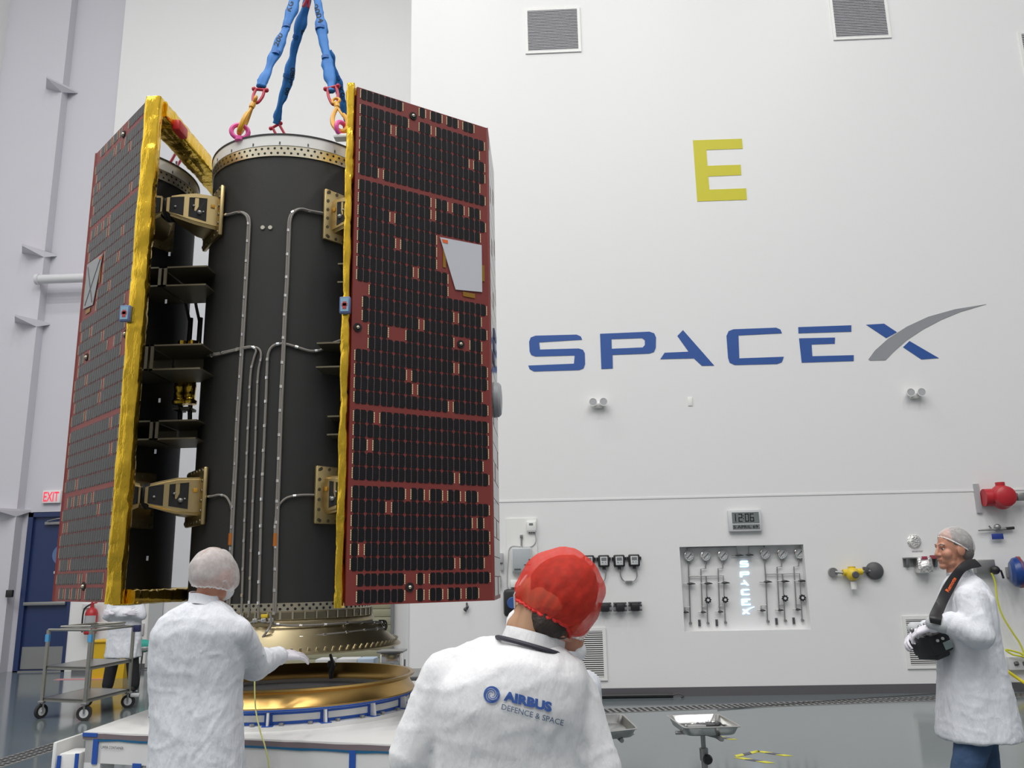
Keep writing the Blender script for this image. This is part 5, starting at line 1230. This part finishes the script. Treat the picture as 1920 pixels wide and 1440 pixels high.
# ---------- the person standing behind the red cap
Y = 3.15
nb = aty(1046, 1236, Y); hc = aty(1047, 1178, Y)
P3 = thing('person', 'person in white lab coat mostly hidden behind the red cap, only jaw and shoulder showing', 'person', (nb.x, Y, 0))
Bh = basis((.75, .62, -.25), (.1, 0, 1))
sh1, sh2 = aty(955, 1292, Y), aty(1096, 1288, Y+.02); el1, el2 = aty(945, 1420, Y+.05), aty(1098, 1410, Y+.06); w1, w2 = el1+Vector((.08,.22,.02)), el2+Vector((-.03,.24,.02))
fL, fR = Vector((nb.x-.14, Y, 0)), Vector((nb.x+.08, Y, 0))
mb = MB(); add_head(mb, hc, Bh, .98, nb + Vector((0,0,-.04)))
for a, b, r0, r1 in ((sh1,el1,.042,.036),(el1,w1,.034,.026),(sh2,el2,.042,.036),(el2,w2,.034,.026),(sh1,sh2,.05,.05),(nb+Vector((0,0,-.14)),Vector((nb.x-.03,Y,.9)),.08,.11),(Vector((nb.x-.1,Y,.9)),fL+Vector((0,0,.1)),.07,.045),(Vector((nb.x+.06,Y,.9)),fR+Vector((0,0,.1)),.07,.045),(Vector((nb.x-.1,Y,.9)),Vector((nb.x+.05,Y,.9)),.1,.1)): mb.cap(a, b, r0, r1)
skin(mb, 'body', M_skin, P3, .009, 3)
mb = MB(); trunk(mb, [(1240,1046,28,.065,0),(1258,1042,56,.10,0),(1285,1034,86,.125,0),(1340,1028,92,.14,0),(1450,1026,92,.15,0),(1650,1024,100,.18,0)], Y)
for a, b, r0, r1 in ((sh1,el1,.065,.06),(el1,w1,.058,.05),(sh2,el2,.062,.055),(el2,w2,.055,.048)): mb.cap(a, b, r0, r1)
c3, _ = skin(mb, 'lab_coat', M_cotton, P3, .012, 5, folds(12., .009))
collar_ring(nb + Vector((0,0,.0)), (.1,.1,1), .068, .03, c3, M_cotton, 'collar')
bouffant(hc + Bh @ Vector((-.012,0,.02)), Bh, (.125,.104,.118), lambda a: R(112), 2.7, M_bouff, M_band, P3, 24, .05)
mb = MB(); mb.ball(hc + Bh @ Vector((.076,0,-.062)), (.05,.062,.05), 16, 10, Bh); mb.build('face_mask', M_mask, P3)
for w, el in ((w1, el1), (w2, el2)):
    mb = MB(); add_hand(mb, w, w-el, (0,0,-1), (.5 if w is w1 else -.5,0,.3), (.3,.35,.35,.4), .95); skin(mb, 'glove', M_glove, P3, .006, 2)
mb = MB()
for q, x in ((fL,-.1),(fR,.06)): mb.cap(Vector((nb.x+x,Y,.88)), q + Vector((0,0,.10)), .09, .06)
skin(mb, 'trousers', M_trous, P3, .016, 4); shoes(P3, fL, fR, (.5,1,0))

# ---------- the man with the remote control, right
Y = 5.5
hc = aty(1787, 1029, Y); nb = aty(1796, 1082, Y)
P4 = thing('person', 'person in white lab coat and jeans holding a black remote on a shoulder strap', 'person', (aty(1825,1300,Y).x, Y, 0))
Bh = basis((-1, -.08, -.03), (.03, 0, 1))
shN, elN, wrN = aty(1823, 1124, Y-.23), aty(1838, 1190, Y-.31), aty(1762, 1171, Y-.24)
shF, elF, wrF = aty(1806, 1118, Y+.19), aty(1800, 1190, Y+.24), aty(1722, 1180, Y+.10)
k1, k2 = aty(1812, 1452, Y-.09), aty(1846, 1450, Y+.10)
fN, fF = Vector((k1.x-.14, Y-.09, 0)), Vector((k2.x+.12, Y+.10, 0))
hip = aty(1832, 1270, Y)
mb = MB(); add_head(mb, hc, Bh, 1.0, nb + Vector((.0,0,-.04)))
mb.cap(hc + Bh @ Vector((.0,0,-.07)), aty(1800,1088,Y), .058, .07)
for a, b, r0, r1 in ((shN,elN,.045,.04),(elN,wrN,.038,.028),(shF,elF,.045,.04),(elF,wrF,.036,.027),(shN,shF,.06,.06),(nb+Vector((0,0,-.16)),hip,.08,.13),(hip+Vector((0,-.09,0)),k1,.085,.06),(hip+Vector((0,.09,0)),k2,.085,.06),(k1,fN+Vector((.02,0,.1)),.055,.042),(k2,fF+Vector((-.02,0,.1)),.055,.042),(hip+Vector((0,-.08,0)),hip+Vector((0,.08,0)),.1,.1)): mb.cap(a, b, r0, r1)
bd4, _ = skin(mb, 'body', M_skin, P4, .0045, 3)
add_eyes(hc, Bh, P4, M_hairg)
T = lambda x, y, z: hc + Bh @ Vector((x, y, z))
mb = MB(); mb.tube([T(.1005-abs(y)*.25,y,-.0665+abs(y)*-.1) for y in (-.022,-.01,0,.01,.022)], .0026, 6); mb.build('mouth_line', mat('lip_shadow_skin', (.22,.07,.06), .6), P4)
mb = MB(); mb.ball(T(-.024,0,.030), (.099,.082,.102), 24, 16, Bh); mb.ball(T(-.055,0,-.02), (.062,.078,.07), 18, 12, Bh); mb.build('hair', M_hairg, P4, 180)
bouffant(T(-.016,0,.022), Bh, (.114,.095,.112), lambda a: R(97 - 40*max(0, math.cos(a)) + 38*max(0, -math.cos(a))), 11.7, M_bouffc, M_band, P4, 18, .035)
mb = MB()
trunk(mb, [(1077,1801,24,.072,0),(1092,1804,36,.12,0),(1122,1810,47,.185,0),(1160,1813,52,.20,0),(1210,1818,54,.20,0),(1260,1824,58,.21,0),(1320,1831,66,.23,0),(1384,1838,74,.25,0)], Y)
for a, b, r0, r1 in ((shN,elN,.088,.082),(elN,wrN+Vector((.06,.0,.005)),.084,.062),(shF,elF,.085,.08),(elF,wrF+Vector((.05,0,0)),.078,.058)): mb.cap(a, b, r0, r1, 18)
coat4, tr4 = skin(mb, 'lab_coat', M_cotton, P4, .012, 5, folds(23.4, .013, 1.5, 9.))
collar_ring(aty(1800, 1078, Y), (-.30,0,.95), .074, .035, coat4, M_cotton, 'collar')
for w, el in ((wrN, elN), (wrF, elF)):
    d = (w-el).normalized(); mb = MB(); mb.cap(w - d*.02, w + d*.035, .046, .042); mb.build('cuff', mat('knit_cuff', (.50,.52,.53), .8) if w is wrN else bpy.data.materials['knit_cuff'], coat4, 60)
dN = aty(1716, 1185, Y-.14) - wrN; mb = MB(); w = wrN + dN.normalized()*.045; mb.cap(wrN, w, .04, .036); add_hand(mb, w, dN, (.1,.45,-1), (-.1,.9,.25), (.62,.55,.5,.42), 1.02, .6); skin(mb, 'glove', M_glove, P4, .0035, 2)
dF = aty(1698, 1200, Y+.02) - wrF; mb = MB(); w = wrF + dF.normalized()*.03; mb.cap(wrF, w, .04, .036); add_hand(mb, w, dF, (.2,-.55,-.8), (-.2,-.7,.6), (.5,.5,.55,.6), 1.02, .6); skin(mb, 'glove', M_glove, P4, .0035, 2)
mb = MB()
for a, b, c in ((hip+Vector((0,-.09,-.02)), k1, fN), (hip+Vector((0,.09,-.02)), k2, fF)): mb.cap(a, b, .12, .088); mb.cap(b, c + Vector((.01,0,.07)), .086, .07)
skin(mb, 'jeans', M_jeans, P4, .012, 4, folds(31., .008, 5., 8.)); shoes(P4, fN, fF, (-1,0,0))
# shoulder strap of the remote, draped over the coat
Rm = thing('crane_remote', 'black crane remote control with white buttons hanging on an orange-printed strap', 'remote control', aty(1742, 1232, Y-.08))
edge = [((1828,1048),(1841,1062)),((1817,1049),(1834,1064)),((1806,1053),(1823,1066)),((1795,1063),(1810,1072)),((1784,1076),(1801,1084)),((1774,1090),(1793,1099)),((1765,1106),(1785,1114)),((1756,1126),(1776,1132)),((1748,1142),(1770,1147)),((1743,1155),(1766,1160)),((1745,1168),(1764,1172))]
L, Rr, ds = [], [], []
for a, b in edge:
    hs_ = [hit(*q, tr4, .02) for q in (a, b)]; ds.append(min([q.y for q in hs_ if q] or [9.]))
ds = [min(d, Y-.06-.020*i) if d > 8 else d for i, d in enumerate(ds)]
for _ in range(3): ds = [min(ds[i], (ds[max(i-1,0)]+ds[i]+ds[min(i+1,len(ds)-1)])/3) for i in range(len(ds))]
for (a, b), d in zip(edge, ds): L.append(aty(*a, d)); Rr.append(aty(*b, d-.004))
L, Rr = spline(L, 4), spline(Rr, 4)
mb = MB(); rs = []
for a, b in zip(L, Rr):
    m_ = (a+b)/2 + Vector((0,-.006,0)); rs.append([a, m_, b, b+Vector((0,.007,0)), m_+Vector((0,.007,0)), a+Vector((0,.007,0))])
mb.rings(rs); tst = tree_of(mb); st = mb.build('shoulder_strap', M_black, Rm, 60)
mb = MB(); cloth_text(mb, 'Remote', (1779,1111), (15,-26), (-7,-4), tst, .04, .004)
if mb.f: clean(mb).build('print', M_orange, st, 0)
c = aty(1745, 1206, Y-.06); Q = Matrix.Rotation(R(-17), 4, 'Y') @ Matrix.Rotation(R(14), 4, 'Z'); fc = Q.to_3x3()
mb = MB(); mb.rbox(c, (.145,.20,.120), .018, Q); mb.rbox(c + fc @ Vector((-.012,.0,-.055)), (.105,.18,.06), .015, Q); mb.build('case', M_black, Rm)
fc = Q.to_3x3()
mb = MB(); mb.rbox(c + fc @ Vector((.035,-.102,-.022)), (.058,.006,.045), .003, Q); mb.build('screen', mat('remote_screen', (.36,.44,.42), .3), Rm)
for x in (-.022,.016): mb = MB(); mb.cyl(c + fc @ Vector((x,-.10,.022)), c + fc @ Vector((x,-.108,.022)), .0085, 12); mb.build('button', M_white, Rm)
for x in (-.05,.01,.05):
    for y in (-.05,.05): mb = MB(); mb.cyl(c + fc @ Vector((x,y,.06)), c + fc @ Vector((x,y,.095)), .010, 10); mb.ball(c + fc @ Vector((x,y,.098)), .014, 10, 6); mb.build('joystick', M_plate, Rm)

# ---------- the person with folded arms beyond the cart
Y = 13.9
q0 = atz(201, 1297, 0); q1 = q0 + Vector((.40, .02, 0)); cx = (q0.x+q1.x)/2; Y = q0.y
P5 = thing('person', 'person in white coat and black trousers standing with folded arms behind the steel cart', 'person', (cx, Y, 0))
V = lambda x, y, z: Vector((cx+x, Y+y, z))
hc = V(0,-.02,1.66); Bh = basis((.1,-1,-.05))
mb = MB(); add_head(mb, hc, Bh, 1.0, V(0,0,1.44))
for a, b, r0, r1 in ((V(-.2,0,1.38),V(.2,0,1.38),.06,.06),(V(0,0,1.4),V(0,0,.95),.1,.13),(V(-.1,0,.9),q0+Vector((0,0,.1)),.07,.045),(V(.1,0,.9),q1+Vector((0,0,.1)),.07,.045),(V(-.2,0,1.36),V(-.27,-.05,1.12),.045,.04),(V(.2,0,1.36),V(.27,-.05,1.12),.045,.04),(V(-.27,-.05,1.12),V(.1,-.2,1.16),.036,.03),(V(.27,-.05,1.12),V(-.1,-.19,1.2),.036,.03)): mb.cap(a, b, r0, r1)
skin(mb, 'body', M_skin, P5, .012, 3)
mb = MB(); rs = []
for z, rx, ry in ((1.46,.08,.07),(1.40,.17,.11),(1.33,.24,.14),(1.1,.25,.15),(.9,.26,.16),(.5,.29,.19)): rs.append([V(rx*math.cos(a), ry*math.sin(a), z) for a in (2*math.pi*k/24 for k in range(24))])
mb.rings(rs)
for a, b, r0, r1 in ((V(-.2,0,1.36),V(-.28,-.05,1.12),.08,.075),(V(.2,0,1.36),V(.28,-.05,1.12),.08,.075),(V(-.28,-.05,1.12),V(.1,-.21,1.15),.07,.055),(V(.28,-.05,1.12),V(-.1,-.20,1.2),.07,.055)): mb.cap(a, b, r0, r1)
skin(mb, 'lab_coat', M_cotton, P5, .018, 5, folds(41., .02))
for s in (-1, 1):
    mb = MB(); add_hand(mb, V(s*.12,-.235,1.17), (s,.1,.1), (0,1,0), (0,0,1), (.4,.4,.4,.4)); skin(mb, 'glove', M_glove, P5, .008, 2)
mb = MB()
for a, q in ((V(-.1,0,.85), q0), (V(.1,0,.85), q1)): mb.cap(a, q+Vector((0,0,.1)), .11, .085)
skin(mb, 'trousers', M_trous, P5, .018, 4); shoes(P5, q0, q1, (0,-1,0))
add_eyes(hc, Bh, P5, M_hair)
bouffant(hc + Bh @ Vector((-.012,0,.025)), Bh, (.12,.10,.115), lambda a: R(100 - 30*max(0, math.cos(a))), 5.7, M_bouff, M_band, P5, 24, .05)
# =====================================================================  CART, TRAYS, FLOOR THINGS
A0, A1, A2 = atz(85, 1249, .62), atz(165, 1251, .62), atz(246, 1236, .62)
A3 = A0 + A2 - A1
def flat(v, z): return Vector((v.x, v.y, z))
K = thing('steel_cart', 'stainless steel three-tier cart on casters near the blue door', 'cart', flat((A0+A2)/2, 0))
def shelf(z, name, lip=.04):
    mb = MB(); c = [flat(a, z) for a in (A0,A1,A2,A3)]; mb.poly(c, (0,0,-.02))
    for a, b in zip(c, c[1:]+c[:1]):
        n = Vector(((b-a).y, -(b-a).x, 0)).normalized()*.012; mb.poly([a, b, b-n, a-n], (0,0,-lip))
    return mb.build(name, M_steel, K, 0)
shelf(.62, 'shelf'); shelf(.24, 'shelf'); 
for a in (A0,A1,A2,A3):
    mb = MB(); mb.cbox((a.x, a.y, .20+.43), (.035,.035,.86)); mb.build('post', M_steel, K, 0)
def rail(a, b, z, r=.014):
    mb = MB(); mb.tube([flat(a,z), flat(b,z)], r, 8); mb.build('rail', M_steel, K)
rail(A0, A1, 1.06, .017); rail(A1, A2, 1.05); rail(A3, A2, 1.05); rail(A0, A3, 1.05)
for i, a in enumerate((A0,A1,A2,A3)):
    q = flat(a, .085); M = Matrix.Rotation(R((70, 15, 10, 80)[i]), 3, 'Z'); ax = M @ Vector((0,1,0))
    mb = MB(); mb.lathe([(.052,-.016),(.085,-.02),(.085,.02),(.052,.016)], q, 24, M=M @ Matrix.Rotation(R(90),3,'X'), closed=True); w = mb.build('caster', M_rubber, K)
    mb = MB(); mb.cyl(q-ax*.014, q+ax*.014, .056, 20); mb.cyl(q-ax*.026, q+ax*.026, .015, 10); mb.build('wheel_disc', M_lgrey, w)
    mb = MB()
    for s in (-1,1): mb.tube([q+ax*(.026*s), q+ax*(.026*s)+Vector((.0,0,.09))], .013, 4)
    mb.rbox(q+Vector((0,0,.11)), (.07,.07,.03), .006); mb.build('fork', M_plate, w)
mb = MB(); q = flat(A2,.16); mb.rbox(q+Vector((.09,.0,.0)), (.12,.05,.05), .015); mb.build('brake_pedal', M_lgrey, K)
for a, m, nm in ((A0, M_ltape,'blue_tape'),(A1, M_ltape,'blue_tape')):
    mb = MB(); mb.cbox((a.x-.002, a.y-.002, .96), (.045,.045,.09)); mb.build(nm, m, K, 0)
mb = MB(); mb.rbox(flat(A2,1.02)+Vector((.06,-.02,0)), (.09,.06,.09), .01); mb.build('corner_bumper', mat('navy_bumper', (.02,.025,.09), .5), K)
c0 = (A1*.25+A2*.3+A3*.45); mb = MB()
d = (A2-A1).normalized(); n = Vector((-d.y, d.x, 0))
q = flat((A1+A2+A3+A0)/4 + d*.02, 1.066); pl = [q-d*.40-n*.2, q+d*.42-n*.2, q+d*.42+n*.2, q-d*.40+n*.2]
mb.poly(pl, (0,0,.012))
for a, b in zip(pl, pl[1:]+pl[:1]): mb.tube([a+Vector((0,0,.03)), b+Vector((0,0,.03))], .012, 6)
one(mb, 'shallow_tray', M_steel, 'shallow steel tray lying across the top of the cart', 'tray')
mb = MB(); mb.tube([q-d*.30+Vector((0,0,.028)), q-d*.12-n*.08+Vector((0,0,.03)), q+d*.02-n*.05+Vector((0,0,.026))], [.03,.035,.02], 8, .4); one(mb, 'dark_tool', M_black, 'dark tool lying in the tray on top of the cart', 'tool')

# fire extinguisher and yellow bin by the far wall
e = aty(171, 1160, FY-.14)
E_ = thing('fire_extinguisher', 'red fire extinguisher with a grey label hanging right of the blue door', 'fire extinguisher', (e.x, FY-.14, e.z-.35))
mb = MB(); mb.lathe([(0,-.27),(.10,-.27),(.115,-.25),(.115,.12),(.09,.19),(.035,.23),(.035,.26),(0,.26)], (e.x,FY-.14,e.z-.02), 24); mb.build('cylinder', M_red, E_)
mb = MB(); mb.lathe([(.1165,-.16),(.1165,.06)], (e.x,FY-.14,e.z), 20, R(-70), R(70)); mb.build('label', M_grey, E_)
mb = MB(); mb.tube([(e.x,FY-.14,e.z+.24),(e.x,FY-.14,e.z+.30)], .03, 8); mb.tube([(e.x-.01,FY-.15,e.z+.31),(e.x+.13,FY-.16,e.z+.36)], .016, 6); mb.tube([(e.x-.01,FY-.15,e.z+.28),(e.x+.10,FY-.16,e.z+.30)], .014, 6); mb.build('valve', M_red, E_)
mb = MB(); mb.tube(spline([(e.x-.02,FY-.16,e.z+.27),(e.x-.13,FY-.18,e.z+.18),(e.x-.15,FY-.18,e.z-.05),(e.x-.14,FY-.17,e.z-.25)], 5), .016, 8); mb.build('hose', M_black, E_)
mb = MB(); mb.box((e.x-.25, FY-.05, e.z+.2), (e.x-.02, FY+.002, e.z+.27)); mb.build('wall_bracket', M_lgrey, E_, 0)
b0 = atz(205, 1277, 0)
mb = MB(); b0 = Vector((b0.x+.2, 15.6, 0)); b0.x = aty(212, 1250, 15.6).x
t = thing('bin', 'yellow bin with a teal cloth behind the person with folded arms', 'bin', b0)
mb.rings([[b0+Vector((sx*(.30+.04*k), sy*(.22+.03*k), .62*k)) for sx, sy in ((-1,-1),(1,-1),(1,1),(-1,1))] for k in (0,1)]); mb.build('container', M_bin, t, 0)
mb = MB(); mb.rbox(b0+Vector((0,0,.63)), (.74,.56,.04), .015); mb.build('rim', M_bin, t)
for x, w in ((258, .36), (190, .10)):
    q = aty(x, 1211, 15.5); mb = MB(); mb.ball(q+Vector((0,0,0)), (w,.12,.10), 14, 8); mb.v = [v + Vector((0,0,.03*noise.noise(v*9))) for v in mb.v]; one(mb, 'teal_cloth', M_green, 'crumpled teal cloth %s the person with folded arms' % ('right of' if x > 200 else 'left of'), 'cloth', smooth=180)
s0 = atz(270, 1278, 0); t = thing('stool', 'small steel stool beside the white coat of the man at the cone', 'stool', s0)
s0 = Vector((aty(272,1240,14.2).x, 14.2, 0)); t.location = s0; ORG[t.name] = s0
mb = MB(); mb.cyl(s0+Vector((0,0,.56)), s0+Vector((0,0,.60)), .19, 24); mb.build('seat', M_chrome, t)
for k in range(4):
    a = R(45+90*k); mb = MB(); mb.tube([s0+Vector((.13*math.cos(a),.13*math.sin(a),.56)), s0+Vector((.22*math.cos(a),.22*math.sin(a),0))], .016, 8); mb.build('leg', M_plate, t)
mb = MB(); mb.lathe([(.175,.25),(.19,.25),(.19,.27),(.175,.27)], s0, 24, closed=True); mb.build('foot_ring', M_plate, t)
q = aty(243, 1187, FY-.03); mb = MB(); q = aty(262, 1180, FY-.02); mb.rbox(q, (.16,.04,.22), .01); one(mb, 'wall_notice', mat('pale_notice', (.5,.46,.5), .6), 'pale notice plate on the far wall beside the post', 'plate')
q = atz(127, 1267, 0); q2 = atz(165, 1272, 0)
mb = MB(); q = atz(126, 1274, 0); mb.cbox((q.x+.25, q.y, .003), (.9,.16,.006)); one(mb, 'floor_tape', mat('pink_floor_tape', (.55,.25,.27), .6), 'pale red and white tape strip on the floor in front of the far wall', 'tape', smooth=0)

# canister and case seen through the gap under the cone
q = aty(735, 1236, 8.4); t = thing('steel_canister', 'polished steel canister with a flat lid behind the cone tip', 'canister', (q.x, 8.4, 0))
mb = MB(); mb.rbox((q.x, 8.4, q.z-.03), (.20,.2,.19), .02); mb.build('body', M_chrome, t)
mb = MB(); mb.rbox((q.x, 8.4, q.z+.075), (.25,.25,.02), .006); mb.build('lid', M_plate, t)
mb = MB(); zt = q.z-.125; mb.rbox((q.x-.2, 8.45, zt-.02), (1.5,.7,.04), .01)
for sx in (-.7,.62):
    for sy in (-.28,.28): mb.box((q.x-.2+sx-.02, 8.45+sy-.02, 0), (q.x-.2+sx+.02, 8.45+sy+.02, zt-.04))
one(mb, 'work_table', M_plate, 'low grey work table in the gap behind the gold ring', 'table', smooth=0)
for x, m, w, lb in ((612, M_lgrey, .16, 'pale grey case on the work table behind the gold ring, left one'), (655, M_lgrey, .2, 'pale grey case on the work table behind the gold ring, middle one'), (690, mat('pale_blue_case', (.45,.55,.68), .5), .16, 'pale blue case on the work table behind the gold ring, right one')):
    c = aty(x, 1232, 8.45); mb = MB(); mb.rbox((c.x, 8.45, zt+.07), (w,.22,.14), .012); one(mb, 'small_case', m, lb, 'case', 'cases on the work table')

# steel instrument tray on a stand
ZR = .85
f0, f1, r1_, r0_ = atz(1284, 1365, ZR), atz(1390, 1362, ZR), atz(1346, 1338, ZR), atz(1250, 1341, ZR)
def tray(corners, name, label, deep=.045):
    c = [Vector(q) for q in corners]; m = sum(c, Vector())/4
    def lp(s, z): return [m.xy.to_3d() + (q-m)*s*Vector((1,1,0)) + Vector((0,0,z)) for q in c]
    def rnd_(l, r=.16, k=4):
        out = []
        for i in range(4):
            a, b, d = l[i-1], l[i], l[(i+1) % 4]
            p, q = b+(a-b)*r, b+(d-b)*r
            for j in range(k+1):
                u = j/k; out.append(p*(1-u)**2 + b*2*u*(1-u) + q*u*u)
        return out
    mb = MB(); mb.rings([rnd_(lp(1.02, ZR-.004), .10), rnd_(lp(1.04, ZR), .10), rnd_(lp(1.0, ZR+.003), .10), rnd_(lp(.96, ZR), .11), rnd_(lp(.86, ZR-deep+.006)), rnd_(lp(.82, ZR-deep+.003)), rnd_(lp(.02, ZR-deep+.002)), rnd_(lp(.02, ZR-deep)), rnd_(lp(.84, ZR-deep)), rnd_(lp(.89, ZR-deep+.006)), rnd_(lp(.97, ZR-.006), .11)], True, False)
    return one(mb, name, M_tray, label, 'tray', None, 40), m
T1, m1 = tray((f0, f1, r1_, r0_), 'instrument_tray', 'steel tray of tools on a thin stand, right of the person in the red cap')
sh = f1 - f0
f0b = atz(1110, 1375, ZR); f1b = atz(1196, 1366, ZR); dd = (r1_-f1)
tray((f0b, f1b, atz(1166,1338,ZR), atz(1080,1342,ZR)), 'instrument_tray', 'steel tray half hidden behind the shoulder of the person in the red cap')
m2 = (f0b+f1b+atz(1166,1338,ZR)+atz(1080,1342,ZR))/4
def tstand(px, m, label, knob=True):
    mb = MB(); base = Vector((m.x, m.y, 0)); t = thing('tray_stand', label, 'stand', base, 'tray stands')
    q = base
    mb.cyl(q+Vector((0,0,.03)), q+Vector((0,0,.70)), .016, 12); mb.build('pole', M_plate, t)
    mb = MB(); mb.cyl(q+Vector((0,0,.66)), q+Vector((0,0,.80)), .012, 12); mb.tube([q+Vector((0,0,.795)), q+Vector((.05,-.10,.795)), q+Vector((.06,-.20,.795))], .012, 6); mb.tube([q+Vector((-.14,0,.795)), q+Vector((.14,0,.795))], .010, 6); mb.build('arm', M_plate, t)
    mb = MB(); mb.cyl(q+Vector((0,0,.66)), q+Vector((0,0,.72)), .022, 12); mb.build('collar', M_plate, t)
    mb = MB(); mb.lathe([(0,.0),(.022,.0),(.026,.012),(.02,.03),(0,.03)], q+Vector((.012,-.02,.67)), 12, M=Matrix.Rotation(R(90),3,'X')); mb.build('knob', M_black, t)
    mb = MB()
    for k in range(4):
        a = R(20+90*k); mb.tube([q+Vector((0,0,.05)), q+Vector((.26*math.cos(a),.26*math.sin(a),.03))], .014, 8); mb.ball(q+Vector((.26*math.cos(a),.26*math.sin(a),.025)), .025, 10, 6)
    mb.build('foot', M_plate, t)
st_ = aty(1318, 1400, m1.y); tstand(0, Vector((st_.x, m1.y-.02, 0)), 'thin steel pole stand with a black knob under the tool tray')
tstand(0, m2, 'thin steel stand under the tray behind the red-capped person\'s shoulder')
for i, (x, y) in enumerate(((1315,1357),(1326,1358),(1334,1354),(1343,1357),(1350,1353),(1304,1361))):
    q = atz(x, y, ZR-.036); mb = MB(); a = R((20,-15,35,5,60,0)[i]); d = Vector((math.cos(a), math.sin(a)*.6, 0))
    mb.tube([q-d*.05, q, q+d*.055], [.005,.009,.005], 8); mb.ball(q-d*.05, .010, 8, 6)
    if i < 4: mb.ball(q+d*.05+Vector((0,0,.006)), .013, 8, 6)
    one(mb, 'hand_tool', (M_chrome, M_dgrey, M_chrome, M_black, M_dgrey, M_plate)[i], ('slim bright tool at the left of the heap in the steel tray','dark slim tool in the middle of the steel tray','bright tool crossing the heap in the steel tray','black knobbed tool at the right of the heap in the steel tray','dark tool at the back right of the steel tray','thin steel tool lying apart at the left of the steel tray')[i], 'tool', 'tools in the steel tray')

# striped tape on the floor, pole and cable by the wall
def tape(p, q, w, label):
    p, q = atz(*p, 0), atz(*q, 0); d = (q-p).normalized(); n = Vector((-d.y, d.x, 0)); L = (q-p).length
    t = thing('hazard_tape', label, 'tape', (p+q)/2, 'yellow and grey floor tape')
    for par, m, nm in ((0, mat('tape_yellow', (.62,.58,.05), .6), 'yellow_stripe'), (1, mat('tape_slate', (.10,.10,.13), .6), 'grey_stripe')):
        mb = MB(); k = par; s = .11
        while k*s < L:
            a = p+d*(k*s); b = p+d*min(k*s+s, L); sk = d*.05
            mb.poly([a-n*w, b-n*w, b+n*w+sk, a+n*w+sk], (0,0,.003)); k += 2
        mb.build(nm, m, t, 0)
tape((1376,1419), (1420,1409), .03, 'striped tape on the floor, left front arm of the square mark'); tape((1418,1408), (1474,1417), .03, 'striped tape on the floor, far arm of the square mark')
tape((1380,1420), (1440,1430), .03, 'striped tape on the floor, near arm of the square mark'); tape((1336,1379), (1372,1386), .03, 'short striped tape on the floor just beyond the steel tool tray')
a, b = atz(1128, 1310, 0), atz(1262, 1308, 0); mb = MB(); mb.cyl(a+Vector((0,0,.03)), b+Vector((0,0,.03)), .03, 14); mb.tube(spline([b+Vector((0,0,.03)), b+Vector((.08,0,.05)), b+Vector((.14,-.03,.02)), b+Vector((.10,-.08,.01))], 4), .008, 6)
one(mb, 'floor_pole', M_black, 'black pole lying on the floor along the back wall', 'pole')
mb = MB(); mb.tube(spline([atz(1345,1330,.008), atz(1450,1322,.008), atz(1560,1313,.008), atz(1680,1305,.008), atz(1780,1298,.008), atz(1900,1290,.008)], 6), .006, 6)
one(mb, 'floor_cable', M_dgrey, 'thin dark cable lying across the floor drain by the back wall', 'cable')
# =====================================================================  LIGHT, CAMERA
def lamp(x, y, p, size=1.1, z=18.4, col=(1,.99,.97)):
    l = bpy.data.lights.new('high_bay_lamp', 'AREA'); l.shape = 'DISK'; l.size = size; l.energy = p; l.color = col
    o = bpy.data.objects.new('high_bay_lamp', l); COL.objects.link(o); o.location = (x, y, z)
for x in (-12, -7, -2, 3, 8):
    for y in (-9, -5, -1, 3.2): lamp(x, y, 258)
for x, e in ((-13,60),(-8.5,150),(-4.5,275)): lamp(x, 8.5, e)
w = bpy.data.worlds.new('World'); SC.world = w; w.use_nodes = True
w.node_tree.nodes['Background'].inputs[0].default_value = (.9,.92,1,1); w.node_tree.nodes['Background'].inputs[1].default_value = .05
cd = bpy.data.cameras.new('Camera'); cd.sensor_width = 36; cd.lens = 30.0; cd.clip_end = 100; cd.clip_start = .05
cam = bpy.data.objects.new('Camera', cd); COL.objects.link(cam)
cam.matrix_world = Matrix(((CR.x, CU.x, -CF.x, 0), (CR.y, CU.y, -CF.y, 0), (CR.z, CU.z, -CF.z, H), (0,0,0,1)))
SC.camera = cam
SC.view_settings.view_transform = 'Standard'; SC.view_settings.look = 'None'; SC.view_settings.gamma = 1; SC.view_settings.use_curve_mapping = False
SC.view_settings.exposure = -0.06
SC.cycles.max_bounces = 8; SC.cycles.diffuse_bounces = 4; SC.cycles.glossy_bounces = 4; SC.cycles.transparent_max_bounces = 12
SC.cycles.use_denoising = True
